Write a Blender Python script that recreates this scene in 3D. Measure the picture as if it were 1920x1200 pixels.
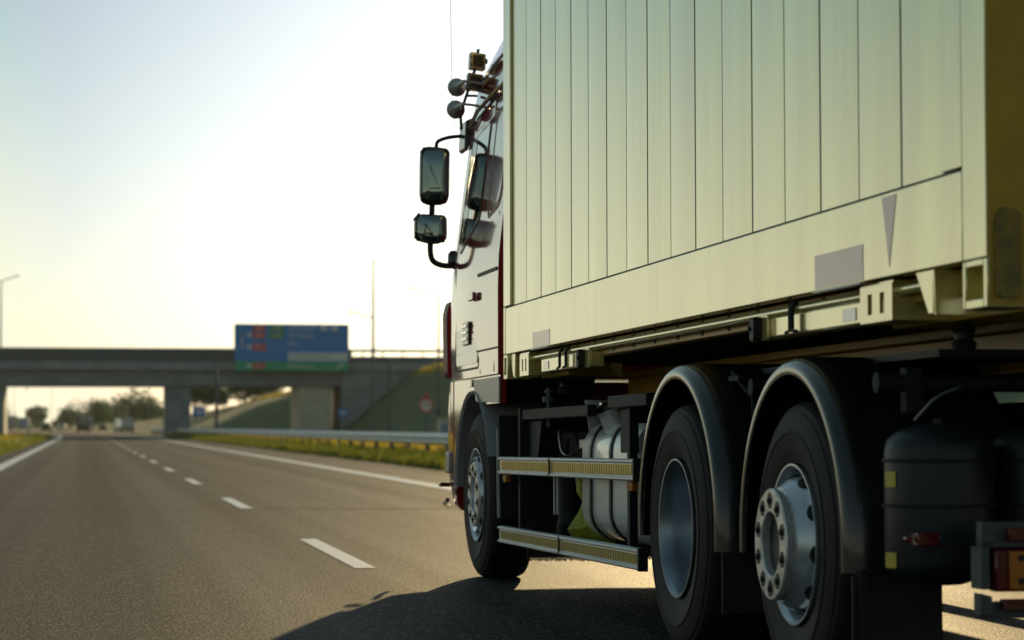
import bpy, bmesh, math, random
from mathutils import Vector, Matrix
R = math.radians
for o in list(bpy.data.objects):
    bpy.data.objects.remove(o, do_unlink=True)
scene = bpy.context.scene
COL = scene.collection
random.seed(7)

# ---------------------------------------------------------------- camera
# world: Y runs along the motorway, X to the right of it, Z up, road surface at z = 0
CAM_H = 0.93
cd = bpy.data.cameras.new('camera')
cam = bpy.data.objects.new('camera', cd)
COL.objects.link(cam)
cam.location = (0, 0, CAM_H)
cam.rotation_euler = (R(90 + 2.396), 0, R(-9.528))
cd.sensor_width = 36
cd.lens = 89.62
cd.clip_start = 0.2
cd.clip_end = 9000
cd.dof.use_dof = True
cd.dof.focus_distance = 12.0
cd.dof.aperture_fstop = 3.6
scene.camera = cam

# ---------------------------------------------------------------- light
SUN_AZ = 15.5      # degrees right of +Y
SUN_EL = 8.5
world = bpy.data.worlds.new('World')
scene.world = world
world.use_nodes = True
wn = world.node_tree
wn.nodes.clear()
sky = wn.nodes.new('ShaderNodeTexSky')
sky.sky_type = 'NISHITA'
sky.sun_disc = False
sky.sun_elevation = R(SUN_EL)
sky.sun_rotation = R(SUN_AZ)
sky.altitude = 50
sky.air_density = 0.75
sky.dust_density = 1.55
sky.ozone_density = 4.1
bg = wn.nodes.new('ShaderNodeBackground')
bg.inputs['Strength'].default_value = 0.058
wo = wn.nodes.new('ShaderNodeOutputWorld')
# pale veil added all round the sky for fill light (brightest low down), under the glow of the sun side
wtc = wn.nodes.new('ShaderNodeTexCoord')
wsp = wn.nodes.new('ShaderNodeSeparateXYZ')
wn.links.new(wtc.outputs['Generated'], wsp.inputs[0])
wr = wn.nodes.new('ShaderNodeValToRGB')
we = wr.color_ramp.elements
FILL_VEIL = 1.0 / 0.058
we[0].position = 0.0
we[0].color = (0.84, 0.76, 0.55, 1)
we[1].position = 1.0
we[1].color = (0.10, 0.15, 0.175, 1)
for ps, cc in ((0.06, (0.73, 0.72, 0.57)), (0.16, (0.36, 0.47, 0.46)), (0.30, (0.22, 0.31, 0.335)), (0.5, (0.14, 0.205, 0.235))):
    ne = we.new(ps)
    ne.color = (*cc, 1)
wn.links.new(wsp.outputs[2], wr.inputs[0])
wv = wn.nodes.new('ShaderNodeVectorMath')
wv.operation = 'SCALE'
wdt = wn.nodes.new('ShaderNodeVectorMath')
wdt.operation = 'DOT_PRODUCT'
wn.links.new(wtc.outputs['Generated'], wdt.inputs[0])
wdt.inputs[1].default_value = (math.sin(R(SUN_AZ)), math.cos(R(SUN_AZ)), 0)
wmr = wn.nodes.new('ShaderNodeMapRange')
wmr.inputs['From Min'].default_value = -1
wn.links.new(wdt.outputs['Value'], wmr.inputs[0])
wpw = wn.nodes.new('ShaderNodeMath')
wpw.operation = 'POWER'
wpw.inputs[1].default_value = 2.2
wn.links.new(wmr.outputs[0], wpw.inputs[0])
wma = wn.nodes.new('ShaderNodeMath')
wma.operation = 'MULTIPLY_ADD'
wma.inputs[1].default_value = 0.80 * FILL_VEIL
wma.inputs[2].default_value = 0.58 * FILL_VEIL
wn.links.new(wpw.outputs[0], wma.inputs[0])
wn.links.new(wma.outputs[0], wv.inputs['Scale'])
wn.links.new(wr.outputs[0], wv.inputs[0])
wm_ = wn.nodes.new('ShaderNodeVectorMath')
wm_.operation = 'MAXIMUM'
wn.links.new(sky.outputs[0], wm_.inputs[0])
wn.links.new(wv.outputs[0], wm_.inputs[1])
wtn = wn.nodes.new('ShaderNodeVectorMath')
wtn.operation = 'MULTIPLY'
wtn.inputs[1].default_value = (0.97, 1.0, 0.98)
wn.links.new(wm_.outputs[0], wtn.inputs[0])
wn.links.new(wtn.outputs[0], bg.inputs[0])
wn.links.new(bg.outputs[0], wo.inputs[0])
sd = bpy.data.lights.new('sun', 'SUN')
sd.energy = 4.2
sd.angle = R(0.5)
sd.color = (1.0, 0.74, 0.37)
sun = bpy.data.objects.new('sun', sd)
COL.objects.link(sun)
sdir = Vector((math.sin(R(SUN_AZ)) * math.cos(R(SUN_EL)), math.cos(R(SUN_AZ)) * math.cos(R(SUN_EL)), math.sin(R(SUN_EL))))
sun.rotation_euler = sdir.to_track_quat('Z', 'Y').to_euler()
sun.location = (40, 100, 60)
scene.view_settings.view_transform = 'Standard'
scene.view_settings.look = 'None'
scene.view_settings.gamma = 1
scene.view_settings.exposure = 0.0

# ---------------------------------------------------------------- materials
MATS = {}


def mat(name, col, rough=0.5, metal=0.0, spec=0.5, coat=0.0, var=0.0, vscale=3.0, bump=0.0, bscale=30.0, col2=None, emit=None, trans=0.0, stretch=None, ior=None):
    m = bpy.data.materials.new(name)
    MATS[name] = m
    m.use_nodes = True
    nt = m.node_tree
    b = nt.nodes['Principled BSDF']
    b.inputs['Base Color'].default_value = (*col, 1)
    b.inputs['Roughness'].default_value = rough
    b.inputs['Metallic'].default_value = metal
    b.inputs['Specular IOR Level'].default_value = spec
    if ior:
        b.inputs['IOR'].default_value = ior
    if coat:
        b.inputs['Coat Weight'].default_value = coat
        b.inputs['Coat Roughness'].default_value = 0.04
    tc = nt.nodes.new('ShaderNodeTexCoord')
    mp = nt.nodes.new('ShaderNodeMapping')
    nt.links.new(tc.outputs['Object'], mp.inputs[0])
    if stretch:
        mp.inputs['Scale'].default_value = stretch
    if var or col2:
        n = nt.nodes.new('ShaderNodeTexNoise')
        n.inputs['Scale'].default_value = vscale
        n.inputs['Detail'].default_value = 7
        n.inputs['Roughness'].default_value = 0.65
        nt.links.new(mp.outputs[0], n.inputs['Vector'])
        cr = nt.nodes.new('ShaderNodeValToRGB')
        c2 = col2 or tuple(max(0, c * (1 - var)) for c in col)
        c1 = col if col2 else tuple(min(1, c * (1 + var)) for c in col)
        cr.color_ramp.elements[0].position = 0.32
        cr.color_ramp.elements[1].position = 0.68
        cr.color_ramp.elements[0].color = (*c2, 1)
        cr.color_ramp.elements[1].color = (*c1, 1)
        nt.links.new(n.outputs['Fac'], cr.inputs[0])
        nt.links.new(cr.outputs[0], b.inputs['Base Color'])
        mr = nt.nodes.new('ShaderNodeMapRange')
        mr.inputs['To Min'].default_value = max(0.02, rough * 0.85)
        mr.inputs['To Max'].default_value = min(1, rough * 1.2)
        nt.links.new(n.outputs['Fac'], mr.inputs[0])
        nt.links.new(mr.outputs[0], b.inputs['Roughness'])
    if bump:
        n2 = nt.nodes.new('ShaderNodeTexNoise')
        n2.inputs['Scale'].default_value = bscale
        n2.inputs['Detail'].default_value = 4
        nt.links.new(mp.outputs[0], n2.inputs['Vector'])
        bp = nt.nodes.new('ShaderNodeBump')
        bp.inputs['Strength'].default_value = 1.0
        bp.inputs['Distance'].default_value = bump
        nt.links.new(n2.outputs['Fac'], bp.inputs['Height'])
        nt.links.new(bp.outputs[0], b.inputs['Normal'])
    if emit:
        b.inputs['Emission Color'].default_value = (*emit[0], 1)
        b.inputs['Emission Strength'].default_value = emit[1]
    if trans:
        t = nt.nodes.new('ShaderNodeBsdfTranslucent')
        t.inputs[0].default_value = (col[0] * 2.2, col[1] * 2.0, col[2] * 0.9, 1)
        mx = nt.nodes.new('ShaderNodeMixShader')
        mx.inputs[0].default_value = trans
        out = nt.nodes['Material Output']
        nt.links.new(b.outputs[0], mx.inputs[1])
        nt.links.new(t.outputs[0], mx.inputs[2])
        nt.links.new(mx.outputs[0], out.inputs[0])
    return m


mat('red_plastic', (0.17, 0.022, 0.030), 0.45, spec=0.4, var=0.15)
mat('cab_red', (0.42, 0.018, 0.032), 0.10, spec=0.35, coat=1.0, var=0.08, vscale=2, bump=0.0004, bscale=2.5)
mat('cab_grey', (0.38, 0.39, 0.40), 0.30, spec=0.5, var=0.08)
mat('box_yellow', (0.93, 0.755, 0.27), 0.19, metal=0.35, spec=0.9, coat=0.75, ior=1.9, var=0.19, vscale=2.2, stretch=(1, 2.0, 0.20), bump=0.007, bscale=1.3)
MATS['box_yellow'].node_tree.nodes['Principled BSDF'].inputs['Coat IOR'].default_value = 1.9
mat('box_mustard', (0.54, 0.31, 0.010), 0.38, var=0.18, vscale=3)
mat('box_worn', (0.10, 0.085, 0.06), 0.6, col2=(0.42, 0.27, 0.02), vscale=16)
mat('box_seam', (0.035, 0.03, 0.02), 0.6)
mat('box_under', (0.07, 0.055, 0.02), 0.6, var=0.3)
mat('sticker_pink', (0.60, 0.27, 0.30), 0.2, spec=0.6, coat=0.5, var=0.06, vscale=12)
mat('label_white', (0.80, 0.85, 0.86), 0.25, spec=0.9, coat=1.0, var=0.1, vscale=90)
mat('rubber', (0.021, 0.021, 0.020), 0.66, spec=0.4, var=0.5, vscale=5, bump=0.001, bscale=60)
mat('plastic_black', (0.014, 0.016, 0.018), 0.26, spec=0.8, coat=0.6, var=0.5, vscale=5)
mat('plastic_matt', (0.013, 0.015, 0.016), 0.55, var=0.2, vscale=4)
mat('steel_dark', (0.014, 0.018, 0.021), 0.6, spec=0.3, var=0.35, vscale=5, bump=0.0006, bscale=40)
mat('rim_silver', (0.70, 0.77, 0.86), 0.30, metal=0.65, var=0.14, vscale=7)
mat('rim_drive', (0.34, 0.40, 0.47), 0.34, metal=0.75, var=0.25, vscale=5)
mat('hub_metal', (0.76, 0.76, 0.75), 0.34, metal=0.6, var=0.35, vscale=14, bump=0.0006, bscale=50)
mat('nut_dark', (0.02, 0.021, 0.023), 0.45, metal=0.3)
mat('alu', (0.80, 0.85, 0.90), 0.33, metal=0.3, var=0.12, vscale=5, stretch=(1, 0.2, 4))
mat('tank_alu', (0.84, 0.89, 0.95), 0.34, metal=0.15, coat=0.5, var=0.10, vscale=4)
mat('reflector_amber', (0.95, 0.66, 0.13), 0.22, spec=0.9, coat=0.8, var=0.10, vscale=9)
mat('reflector_line', (0.16, 0.10, 0.03), 0.5)
mat('yellow_sticker', (0.62, 0.47, 0.02), 0.4)
mat('hi_vis', (0.42, 0.46, 0.04), 0.55, var=0.4, vscale=14)
mat('lens_red', (0.13, 0.004, 0.004), 0.12, spec=0.6, coat=0.5)
mat('lens_amber', (0.55, 0.17, 0.01), 0.14, spec=0.6, coat=0.5)
mat('lens_clear', (0.40, 0.42, 0.42), 0.15, spec=0.6)
mat('tank_grey', (0.014, 0.019, 0.024), 0.42, var=0.15)
mat('glass_dark', (0.015, 0.02, 0.024), 0.03, spec=0.9, coat=1.0)
mat('mirror_glass', (0.27, 0.34, 0.33), 0.03, metal=1.0)
mat('chrome', (0.7, 0.7, 0.7), 0.12, metal=1.0)
mat('line_white', (0.86, 0.85, 0.80), 0.42, var=0.10, vscale=7, bump=0.002, bscale=60)
mat('tar', (0.010, 0.010, 0.010), 0.95, spec=0.02, var=0.3, vscale=5)
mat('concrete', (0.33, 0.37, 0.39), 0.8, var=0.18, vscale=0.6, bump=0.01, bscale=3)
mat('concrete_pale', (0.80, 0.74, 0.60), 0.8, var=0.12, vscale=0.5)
mat('galv', (0.66, 0.69, 0.70), 0.42, metal=0.45, var=0.12, vscale=2)
mat('galv_dark', (0.13, 0.16, 0.18), 0.55, metal=0.3, var=0.15)
mat('bracket_grey', (0.075, 0.085, 0.09), 0.5, var=0.2)
mat('sign_blue', (0.035, 0.30, 0.80), 0.4)
mat('sign_green', (0.01, 0.46, 0.26), 0.4)
mat('sign_red', (0.78, 0.10, 0.07), 0.4)
mat('sign_green_light', (0.05, 0.36, 0.16), 0.4)
mat('sign_white', (0.92, 0.92, 0.92), 0.4)
mat('sign_back', (0.15, 0.16, 0.17), 0.5)
mat('text_black', (0.02, 0.02, 0.02), 0.5)
mat('leaf', (0.050, 0.105, 0.026), 0.6, var=0.4, vscale=0.35, trans=0.22)
mat('leaf_dark', (0.038, 0.085, 0.030), 0.6, var=0.4, vscale=0.35, trans=0.15)
mat('bark', (0.06, 0.045, 0.03), 0.9, var=0.3)
mat('blade', (0.130, 0.160, 0.034), 0.5, var=0.5, vscale=0.8, trans=0.32)
mat('blade_dry', (0.34, 0.29, 0.08), 0.5, var=0.3, vscale=0.5, trans=0.4)
mat('ground', (0.075, 0.080, 0.022), 0.9, col2=(0.040, 0.052, 0.018), vscale=0.25, bump=0.05, bscale=4)
mat('slope', (0.125, 0.165, 0.055), 0.9, col2=(0.045, 0.085, 0.032), vscale=0.45, bump=0.10, bscale=2.2)
mat('van_dark', (0.018, 0.012, 0.018), 0.3, coat=0.5)
mat('car_red', (0.05, 0.012, 0.014), 0.3, coat=0.5)
mat('car_silver', (0.42, 0.45, 0.48), 0.3, coat=0.6)
mat('car_white', (0.75, 0.76, 0.76), 0.3, coat=0.6)
mat('lorry_blue', (0.30, 0.40, 0.52), 0.35, coat=0.3)
mat('coach_cream', (0.70, 0.58, 0.34), 0.35, coat=0.4)
mat('headlamp_glint', (0.9, 0.85, 0.7), 0.2, emit=((1.0, 0.86, 0.62), 14.0))  # glow stands in for the sun glinting off the lamp glass


def asphalt(name, base):
    m = bpy.data.materials.new(name)
    MATS[name] = m
    m.use_nodes = True
    nt = m.node_tree
    L = nt.links.new
    b = nt.nodes['Principled BSDF']
    tc = nt.nodes.new('ShaderNodeTexCoord')
    # stone chips
    v = nt.nodes.new('ShaderNodeTexVoronoi')
    v.inputs['Scale'].default_value = 70
    L(tc.outputs['Object'], v.inputs['Vector'])
    n = nt.nodes.new('ShaderNodeTexNoise')
    n.inputs['Scale'].default_value = 48
    n.inputs['Detail'].default_value = 5
    n.inputs['Roughness'].default_value = 0.7
    L(tc.outputs['Object'], n.inputs['Vector'])
    # lane wear and long patches
    mp = nt.nodes.new('ShaderNodeMapping')
    mp.inputs['Scale'].default_value = (0.9, 0.05, 1)
    L(tc.outputs['Object'], mp.inputs[0])
    n3 = nt.nodes.new('ShaderNodeTexNoise')
    n3.inputs['Scale'].default_value = 1.3
    n3.inputs['Detail'].default_value = 5
    L(mp.outputs[0], n3.inputs['Vector'])
    r1 = nt.nodes.new('ShaderNodeValToRGB')
    e = r1.color_ramp.elements
    e[0].position = 0.30
    e[0].color = (base * 0.15, base * 0.16, base * 0.16, 1)
    e[1].position = 0.72
    e[1].color = (base * 1.6, base * 1.95, base * 2.1, 1)
    L(n.outputs['Fac'], r1.inputs[0])
    r2 = nt.nodes.new('ShaderNodeMapRange')
    r2.inputs['From Min'].default_value = 0.25
    r2.inputs['From Max'].default_value = 0.75
    r2.inputs['To Min'].default_value = 0.72
    r2.inputs['To Max'].default_value = 1.28
    L(n3.outputs['Fac'], r2.inputs[0])
    mx = nt.nodes.new('ShaderNodeMix')
    mx.data_type = 'RGBA'
    mx.blend_type = 'MULTIPLY'
    mx.inputs[0].default_value = 1
    L(r1.outputs[0], mx.inputs[6])
    L(r2.outputs[0], mx.inputs[7])
    # long wheel tracks, the joint between lanes and cross joints
    mpt = nt.nodes.new('ShaderNodeMapping')
    mpt.inputs['Scale'].default_value = (1.5, 0.003, 1)
    L(tc.outputs['Object'], mpt.inputs[0])
    nt_ = nt.nodes.new('ShaderNodeTexNoise')
    nt_.inputs['Scale'].default_value = 1.0
    nt_.inputs['Detail'].default_value = 3
    L(mpt.outputs[0], nt_.inputs['Vector'])
    rt = nt.nodes.new('ShaderNodeMapRange')
    rt.inputs['From Min'].default_value = 0.3
    rt.inputs['From Max'].default_value = 0.7
    rt.inputs['To Min'].default_value = 0.55
    rt.inputs['To Max'].default_value = 1.40
    L(nt_.outputs['Fac'], rt.inputs[0])
    rs_ = nt.nodes.new('ShaderNodeMapRange')
    rs_.inputs['From Min'].default_value = 0.3
    rs_.inputs['From Max'].default_value = 0.7
    rs_.inputs['To Min'].default_value = 0.016
    rs_.inputs['To Max'].default_value = 0.068
    L(nt_.outputs['Fac'], rs_.inputs[0])
    L(rs_.outputs[0], b.inputs['Specular IOR Level'])
    mt_ = nt.nodes.new('ShaderNodeMath')
    mt_.operation = 'MULTIPLY'
    L(r2.outputs[0], mt_.inputs[0])
    L(rt.outputs[0], mt_.inputs[1])
    L(mt_.outputs[0], mx.inputs[7])
    # pale chips
    hs = nt.nodes.new('ShaderNodeMath')
    hs.operation = 'GREATER_THAN'
    hs.inputs[1].default_value = 0.93
    sp = nt.nodes.new('ShaderNodeSeparateColor')
    L(v.outputs['Color'], sp.inputs[0])
    L(sp.outputs[0], hs.inputs[0])
    mx2 = nt.nodes.new('ShaderNodeMix')
    mx2.data_type = 'RGBA'
    L(hs.outputs[0], mx2.inputs[0])
    L(mx.outputs[2], mx2.inputs[6])
    mx2.inputs[7].default_value = (0.26, 0.25, 0.20, 1)
    L(mx2.outputs[2], b.inputs['Base Color'])
    b.inputs['Specular IOR Level'].default_value = 0.05
    r3 = nt.nodes.new('ShaderNodeMapRange')
    r3.inputs['To Min'].default_value = 0.58
    r3.inputs['To Max'].default_value = 0.74
    L(n3.outputs['Fac'], r3.inputs[0])
    L(r3.outputs[0], b.inputs['Roughness'])
    ad = nt.nodes.new('ShaderNodeMath')
    ad.operation = 'ADD'
    L(n.outputs['Fac'], ad.inputs[0])
    L(v.outputs['Distance'], ad.inputs[1])
    bp = nt.nodes.new('ShaderNodeBump')
    bp.inputs['Strength'].default_value = 1.0
    bp.inputs['Distance'].default_value = 0.005
    L(ad.outputs[0], bp.inputs['Height'])
    L(bp.outputs[0], b.inputs['Normal'])
    return m


asphalt('asphalt', 0.033)
asphalt('asphalt_far', 0.05)


# ---------------------------------------------------------------- mesh helpers
class MB:
    """Collects shapes and links them as ONE mesh object."""

    def __init__(self, off=(0, 0, 0)):
        self.v = []
        self.f = []
        self.mi = []
        self.off = Vector(off)
        self.cur = 0

    def raw(self, verts, faces):
        n = len(self.v)
        self.v += [Vector(p) for p in verts]
        for f in faces:
            self.f.append([n + i for i in f])
            self.mi.append(self.cur)
        return self

    def box(self, x0, x1, y0, y1, z0, z1):
        vs = [(x, y, z) for x in (x0, x1) for y in (y0, y1) for z in (z0, z1)]
        return self.raw(vs, [(0, 1, 3, 2), (4, 6, 7, 5), (0, 4, 5, 1), (2, 3, 7, 6), (0, 2, 6, 4), (1, 5, 7, 3)])

    def prism(self, pts, a0, a1, axis='x'):
        """polygon pts in the other two axes extruded from a0 to a1 along axis"""
        n = len(pts)

        def mk(a, p):
            return {'x': (a, p[0], p[1]), 'y': (p[0], a, p[1]), 'z': (p[0], p[1], a)}[axis]
        vs = [mk(a0, p) for p in pts] + [mk(a1, p) for p in pts]
        fs = [tuple(range(n)), tuple(range(2 * n - 1, n - 1, -1))]
        fs += [(i, i + n, (i + 1) % n + n, (i + 1) % n) for i in range(n)]
        return self.raw(vs, fs)

    def cyl(self, p1, p2, r1, r2=None, n=16, caps=True):
        p1, p2 = Vector(p1), Vector(p2)
        r2 = r1 if r2 is None else r2
        d = (p2 - p1).normalized()
        a = d.orthogonal().normalized()
        b = d.cross(a)
        vs = []
        for p, r in ((p1, r1), (p2, r2)):
            for i in range(n):
                t = 2 * math.pi * i / n
                vs.append(p + a * (r * math.cos(t)) + b * (r * math.sin(t)))
        fs = [(i, (i + 1) % n, (i + 1) % n + n, i + n) for i in range(n)]
        if caps:
            fs += [tuple(range(n - 1, -1, -1)), tuple(range(n, 2 * n))]
        return self.raw(vs, fs)

    def tube(self, pts, r, n=10, smooth=0):
        pts = [Vector(p) for p in pts]
        for _ in range(smooth):
            q = [pts[0]]
            for i in range(len(pts) - 1):
                q += [pts[i] * 0.75 + pts[i + 1] * 0.25, pts[i] * 0.25 + pts[i + 1] * 0.75]
            q.append(pts[-1])
            pts = q
        vs = []
        a = (pts[1] - pts[0]).orthogonal().normalized()
        for i, p in enumerate(pts):
            d = (pts[min(i + 1, len(pts) - 1)] - pts[max(i - 1, 0)]).normalized()
            a = (a - d * a.dot(d)).normalized()
            b = d.cross(a)
            for k in range(n):
                t = 2 * math.pi * k / n
                vs.append(p + a * (r * math.cos(t)) + b * (r * math.sin(t)))
        fs = []
        for i in range(len(pts) - 1):
            for k in range(n):
                fs.append((i * n + k, i * n + (k + 1) % n, (i + 1) * n + (k + 1) % n, (i + 1) * n + k))
        m = (len(pts) - 1) * n
        fs += [tuple(range(n - 1, -1, -1)), tuple(range(m, m + n))]
        return self.raw(vs, fs)

    def lathe(self, prof, n=48, c=(0, 0, 0), axis='x', closed=False):
        """prof: (a, r) along axis"""
        vs = []
        for a, r in prof:
            for i in range(n):
                t = 2 * math.pi * i / n
                q = {'x': (a, r * math.cos(t), r * math.sin(t)), 'z': (r * math.cos(t), r * math.sin(t), a), 'y': (r * math.cos(t), a, r * math.sin(t))}[axis]
                vs.append(Vector(q) + Vector(c))
        m = len(prof)
        fs = []
        for j in range(m if closed else m - 1):
            j2 = (j + 1) % m
            for i in range(n):
                fs.append((j * n + i, j * n + (i + 1) % n, j2 * n + (i + 1) % n, j2 * n + i))
        if not closed:
            if prof[0][1] > 1e-6:
                fs.append(tuple(range(n)))
            if prof[-1][1] > 1e-6:
                fs.append(tuple(range((m - 1) * n, m * n)))
        return self.raw(vs, fs)

    def build(self, name, mats, parent=None, bevel=0.0, smooth=35, seg=2, loc=None, weld=True):
        me = bpy.data.meshes.new(name)
        bm = bmesh.new()
        vs = [bm.verts.new(p - self.off) for p in self.v]
        for f, mi in zip(self.f, self.mi):
            try:
                fc = bm.faces.new([vs[i] for i in f])
                fc.material_index = mi
                fc.smooth = smooth > 0
            except ValueError:
                pass
        if weld:
            bmesh.ops.remove_doubles(bm, verts=bm.verts, dist=1e-5)
            bmesh.ops.recalc_face_normals(bm, faces=bm.faces)
        bm.to_mesh(me)
        bm.free()
        if smooth:
            me.set_sharp_from_angle(angle=R(smooth))
        o = bpy.data.objects.new(name, me)
        COL.objects.link(o)
        for m in ([mats] if isinstance(mats, str) else mats):
            me.materials.append(MATS[m])
        if parent is not None:
            o.parent = parent
        if loc is not None:
            o.location = loc
        if bevel:
            md = o.modifiers.new('bevel', 'BEVEL')
            md.width = bevel
            md.segments = seg
            md.limit_method = 'ANGLE'
            md.angle_limit = R(35)
        return o


def tag(o, label=None, cat=None, group=None, kind=None):
    if label:
        o['label'] = label
    if cat:
        o['category'] = cat
    if group:
        o['group'] = group
    if kind:
        o['kind'] = kind
    return o


def empty(name, loc=(0, 0, 0), rz=0, parent=None):
    o = bpy.data.objects.new(name, None)
    COL.objects.link(o)
    o.location = loc
    o.rotation_euler = (0, 0, rz)
    o.empty_display_size = 0.2
    if parent is not None:
        o.parent = parent
    return o


def kids(o):
    return [c for c in bpy.data.objects if c.parent is o]


def copy_tree(o, parent=None):
    c = o.copy()
    COL.objects.link(c)
    if parent is not None:
        c.parent = parent
    for ch in kids(o):
        copy_tree(ch, c)
    return c


def structure(mb, name, m, **k):
    o = mb.build(name, m, **k)
    o['kind'] = 'structure'
    return o


def text_mesh(items, name, mt, parent, depth=0.01):
    """items: (string, x, z, size, align, rot) flat lettering in the x-z plane facing -y, joined to one mesh"""
    verts, faces = [], []
    for s, x, z, size, al, rot in items:
        cu = bpy.data.curves.new('t', 'FONT')
        cu.body = s
        cu.size = size
        cu.align_x = al
        cu.align_y = 'CENTER'
        cu.extrude = depth / 2
        cu.resolution_u = 3
        ob = bpy.data.objects.new('t', cu)
        COL.objects.link(ob)
        dg = bpy.context.evaluated_depsgraph_get()
        me = bpy.data.meshes.new_from_object(ob.evaluated_get(dg))
        M = Matrix.Translation((x, 0, z)) @ Matrix.Rotation(rot, 4, 'Y') @ Matrix.Rotation(R(90), 4, 'X')
        n = len(verts)
        verts += [M @ v.co for v in me.vertices]
        faces += [[n + i for i in p.vertices] for p in me.polygons]
        bpy.data.objects.remove(ob, do_unlink=True)
        bpy.data.curves.remove(cu)
        bpy.data.meshes.remove(me)
    me = bpy.data.meshes.new(name)
    me.from_pydata(verts, [], faces)
    o = bpy.data.objects.new(name, me)
    COL.objects.link(o)
    me.materials.append(MATS[mt])
    o.parent = parent
    return o


# ---------------------------------------------------------------- setting: ground, roads
def bend(y):
    return -(max(0, y - 205) ** 2) / 6200.0


def ystops(y0, y1):
    out = [y0]
    y = y0
    while y < y1:
        y += 4 if y < 190 else (6 if y < 420 else 25)
        out.append(min(y, y1))
    return out


def strip(mb, x0, x1, y0, y1, z, curved=True):
    ys = ystops(y0, y1)
    vs, fs = [], []
    for y in ys:
        o = bend(y) if curved else 0
        vs += [(x0 + o, y, z), (x1 + o, y, z)]
    for i in range(len(ys) - 1):
        fs.append((2 * i, 2 * i + 1, 2 * i + 3, 2 * i + 2))
    mb.raw(vs, fs)


g = MB()
g.raw([(-5000, -300, -0.06), (5000, -300, -0.06), (5000, 7000, -0.06), (-5000, 7000, -0.06)], [(0, 1, 2, 3)])
structure(g, 'ground', 'ground', smooth=0)
g = MB()
strip(g, -2.6, 7.5, -60, 1600, 0.0)
structure(g, 'road', 'asphalt', smooth=0)
g = MB()
strip(g, 12.2, 17.6, 60, 420, -0.010)
structure(g, 'slip_road', 'asphalt_far', smooth=0)
g = MB()
strip(g, -26.5, -15.0, -20, 1600, -0.012)
structure(g, 'opposite_road', 'asphalt_far', smooth=0)
g = MB()
y = 16.7 - 12.35 * 4
while y < 420:
    strip(g, 1.76, 1.90, y, y + 4.4, 0.004)
    y += 12.35
structure(g, 'lane_dashes', 'line_white', smooth=0)
g = MB()
strip(g, 5.30, 5.60, -60, 1500, 0.004)
structure(g, 'right_edge_line', 'line_white', smooth=0)
g = MB()
strip(g, -2.02, -1.72, -60, 1500, 0.004)
structure(g, 'left_edge_line', 'line_white', smooth=0)
g = MB()
strip(g, 12.5, 12.66, 60, 420, -0.006)
strip(g, -15.6, -15.4, 0, 1500, -0.008)
structure(g, 'slip_road_lines', 'line_white', smooth=0)


g = MB()
for yj in (28.6, 71.0, 113.0):
    xs_ = [-2.6 + 10.1 * i / 40 for i in range(41)]
    rj = random.Random(int(yj))
    o_ = [yj + rj.uniform(-0.03, 0.03) + 0.25 * math.sin(i * 0.11) for i in range(41)]
    g.raw([p for x_, y_ in zip(xs_, o_) for p in ((x_, y_, 0.003), (x_, y_ + 0.10, 0.003))], [(2 * i, 2 * i + 2, 2 * i + 3, 2 * i + 1) for i in range(40)])
structure(g, 'road_joints', 'tar', smooth=0)


def height(x, y):
    """embankment of the road that climbs to the bridge, on the right"""
    s = 0.0
    if y < 268:
        H = 6.5 if y > 232 else max(4.2, 6.5 - (232 - y) * 0.045)
        base = 23.8
        t = (x - base) / 8.8
    else:
        H = max(2.0, 6.2 - (y - 268) * 0.011)
        base = 11.5 + bend(y) * 0.5
        if y < 300:
            base = 24.6 + (base - 24.6) * (y - 268) / 32
        t = (x - base) / 17.0
    t = min(1, max(0, t))
    s = H * (t * t * (3 - 2 * t) * 0.35 + t * 0.65)
    s += 0.10 * math.sin(x * 0.9 + y * 0.13) * math.sin(y * 0.21) * min(1, t * 4)
    return s - 0.055 if t > 0 else -0.10


def terrain(name, x0, x1, y0, y1, nx, ny, mt):
    vs, fs = [], []
    for j in range(ny + 1):
        for i in range(nx + 1):
            x = x0 + (x1 - x0) * i / nx
            y = y0 + (y1 - y0) * j / ny
            vs.append((x, y, height(x, y)))
    for j in range(ny):
        for i in range(nx):
            a = j * (nx + 1) + i
            fs.append((a, a + 1, a + nx + 2, a + nx + 1))
    m = MB()
    m.raw(vs, fs)
    return structure(m, name, mt, smooth=60)


terrain('embankment', 20, 62, 14, 262, 42, 80, 'slope')
terrain('embankment_beyond_bridge', 2, 70, 269, 700, 46, 60, 'slope')


g = MB()
g.raw([(-30.7, 250.3, 6.3), (-30.7, 262.5, 6.3), (-43, 262.5, -0.08), (-43, 250.3, -0.08), (-30.7, 238, -0.08), (-30.7, 275, -0.08)], [(0, 1, 2, 3), (0, 3, 4), (1, 5, 2)])
structure(g, 'left_embankment', 'slope', smooth=0)
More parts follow.
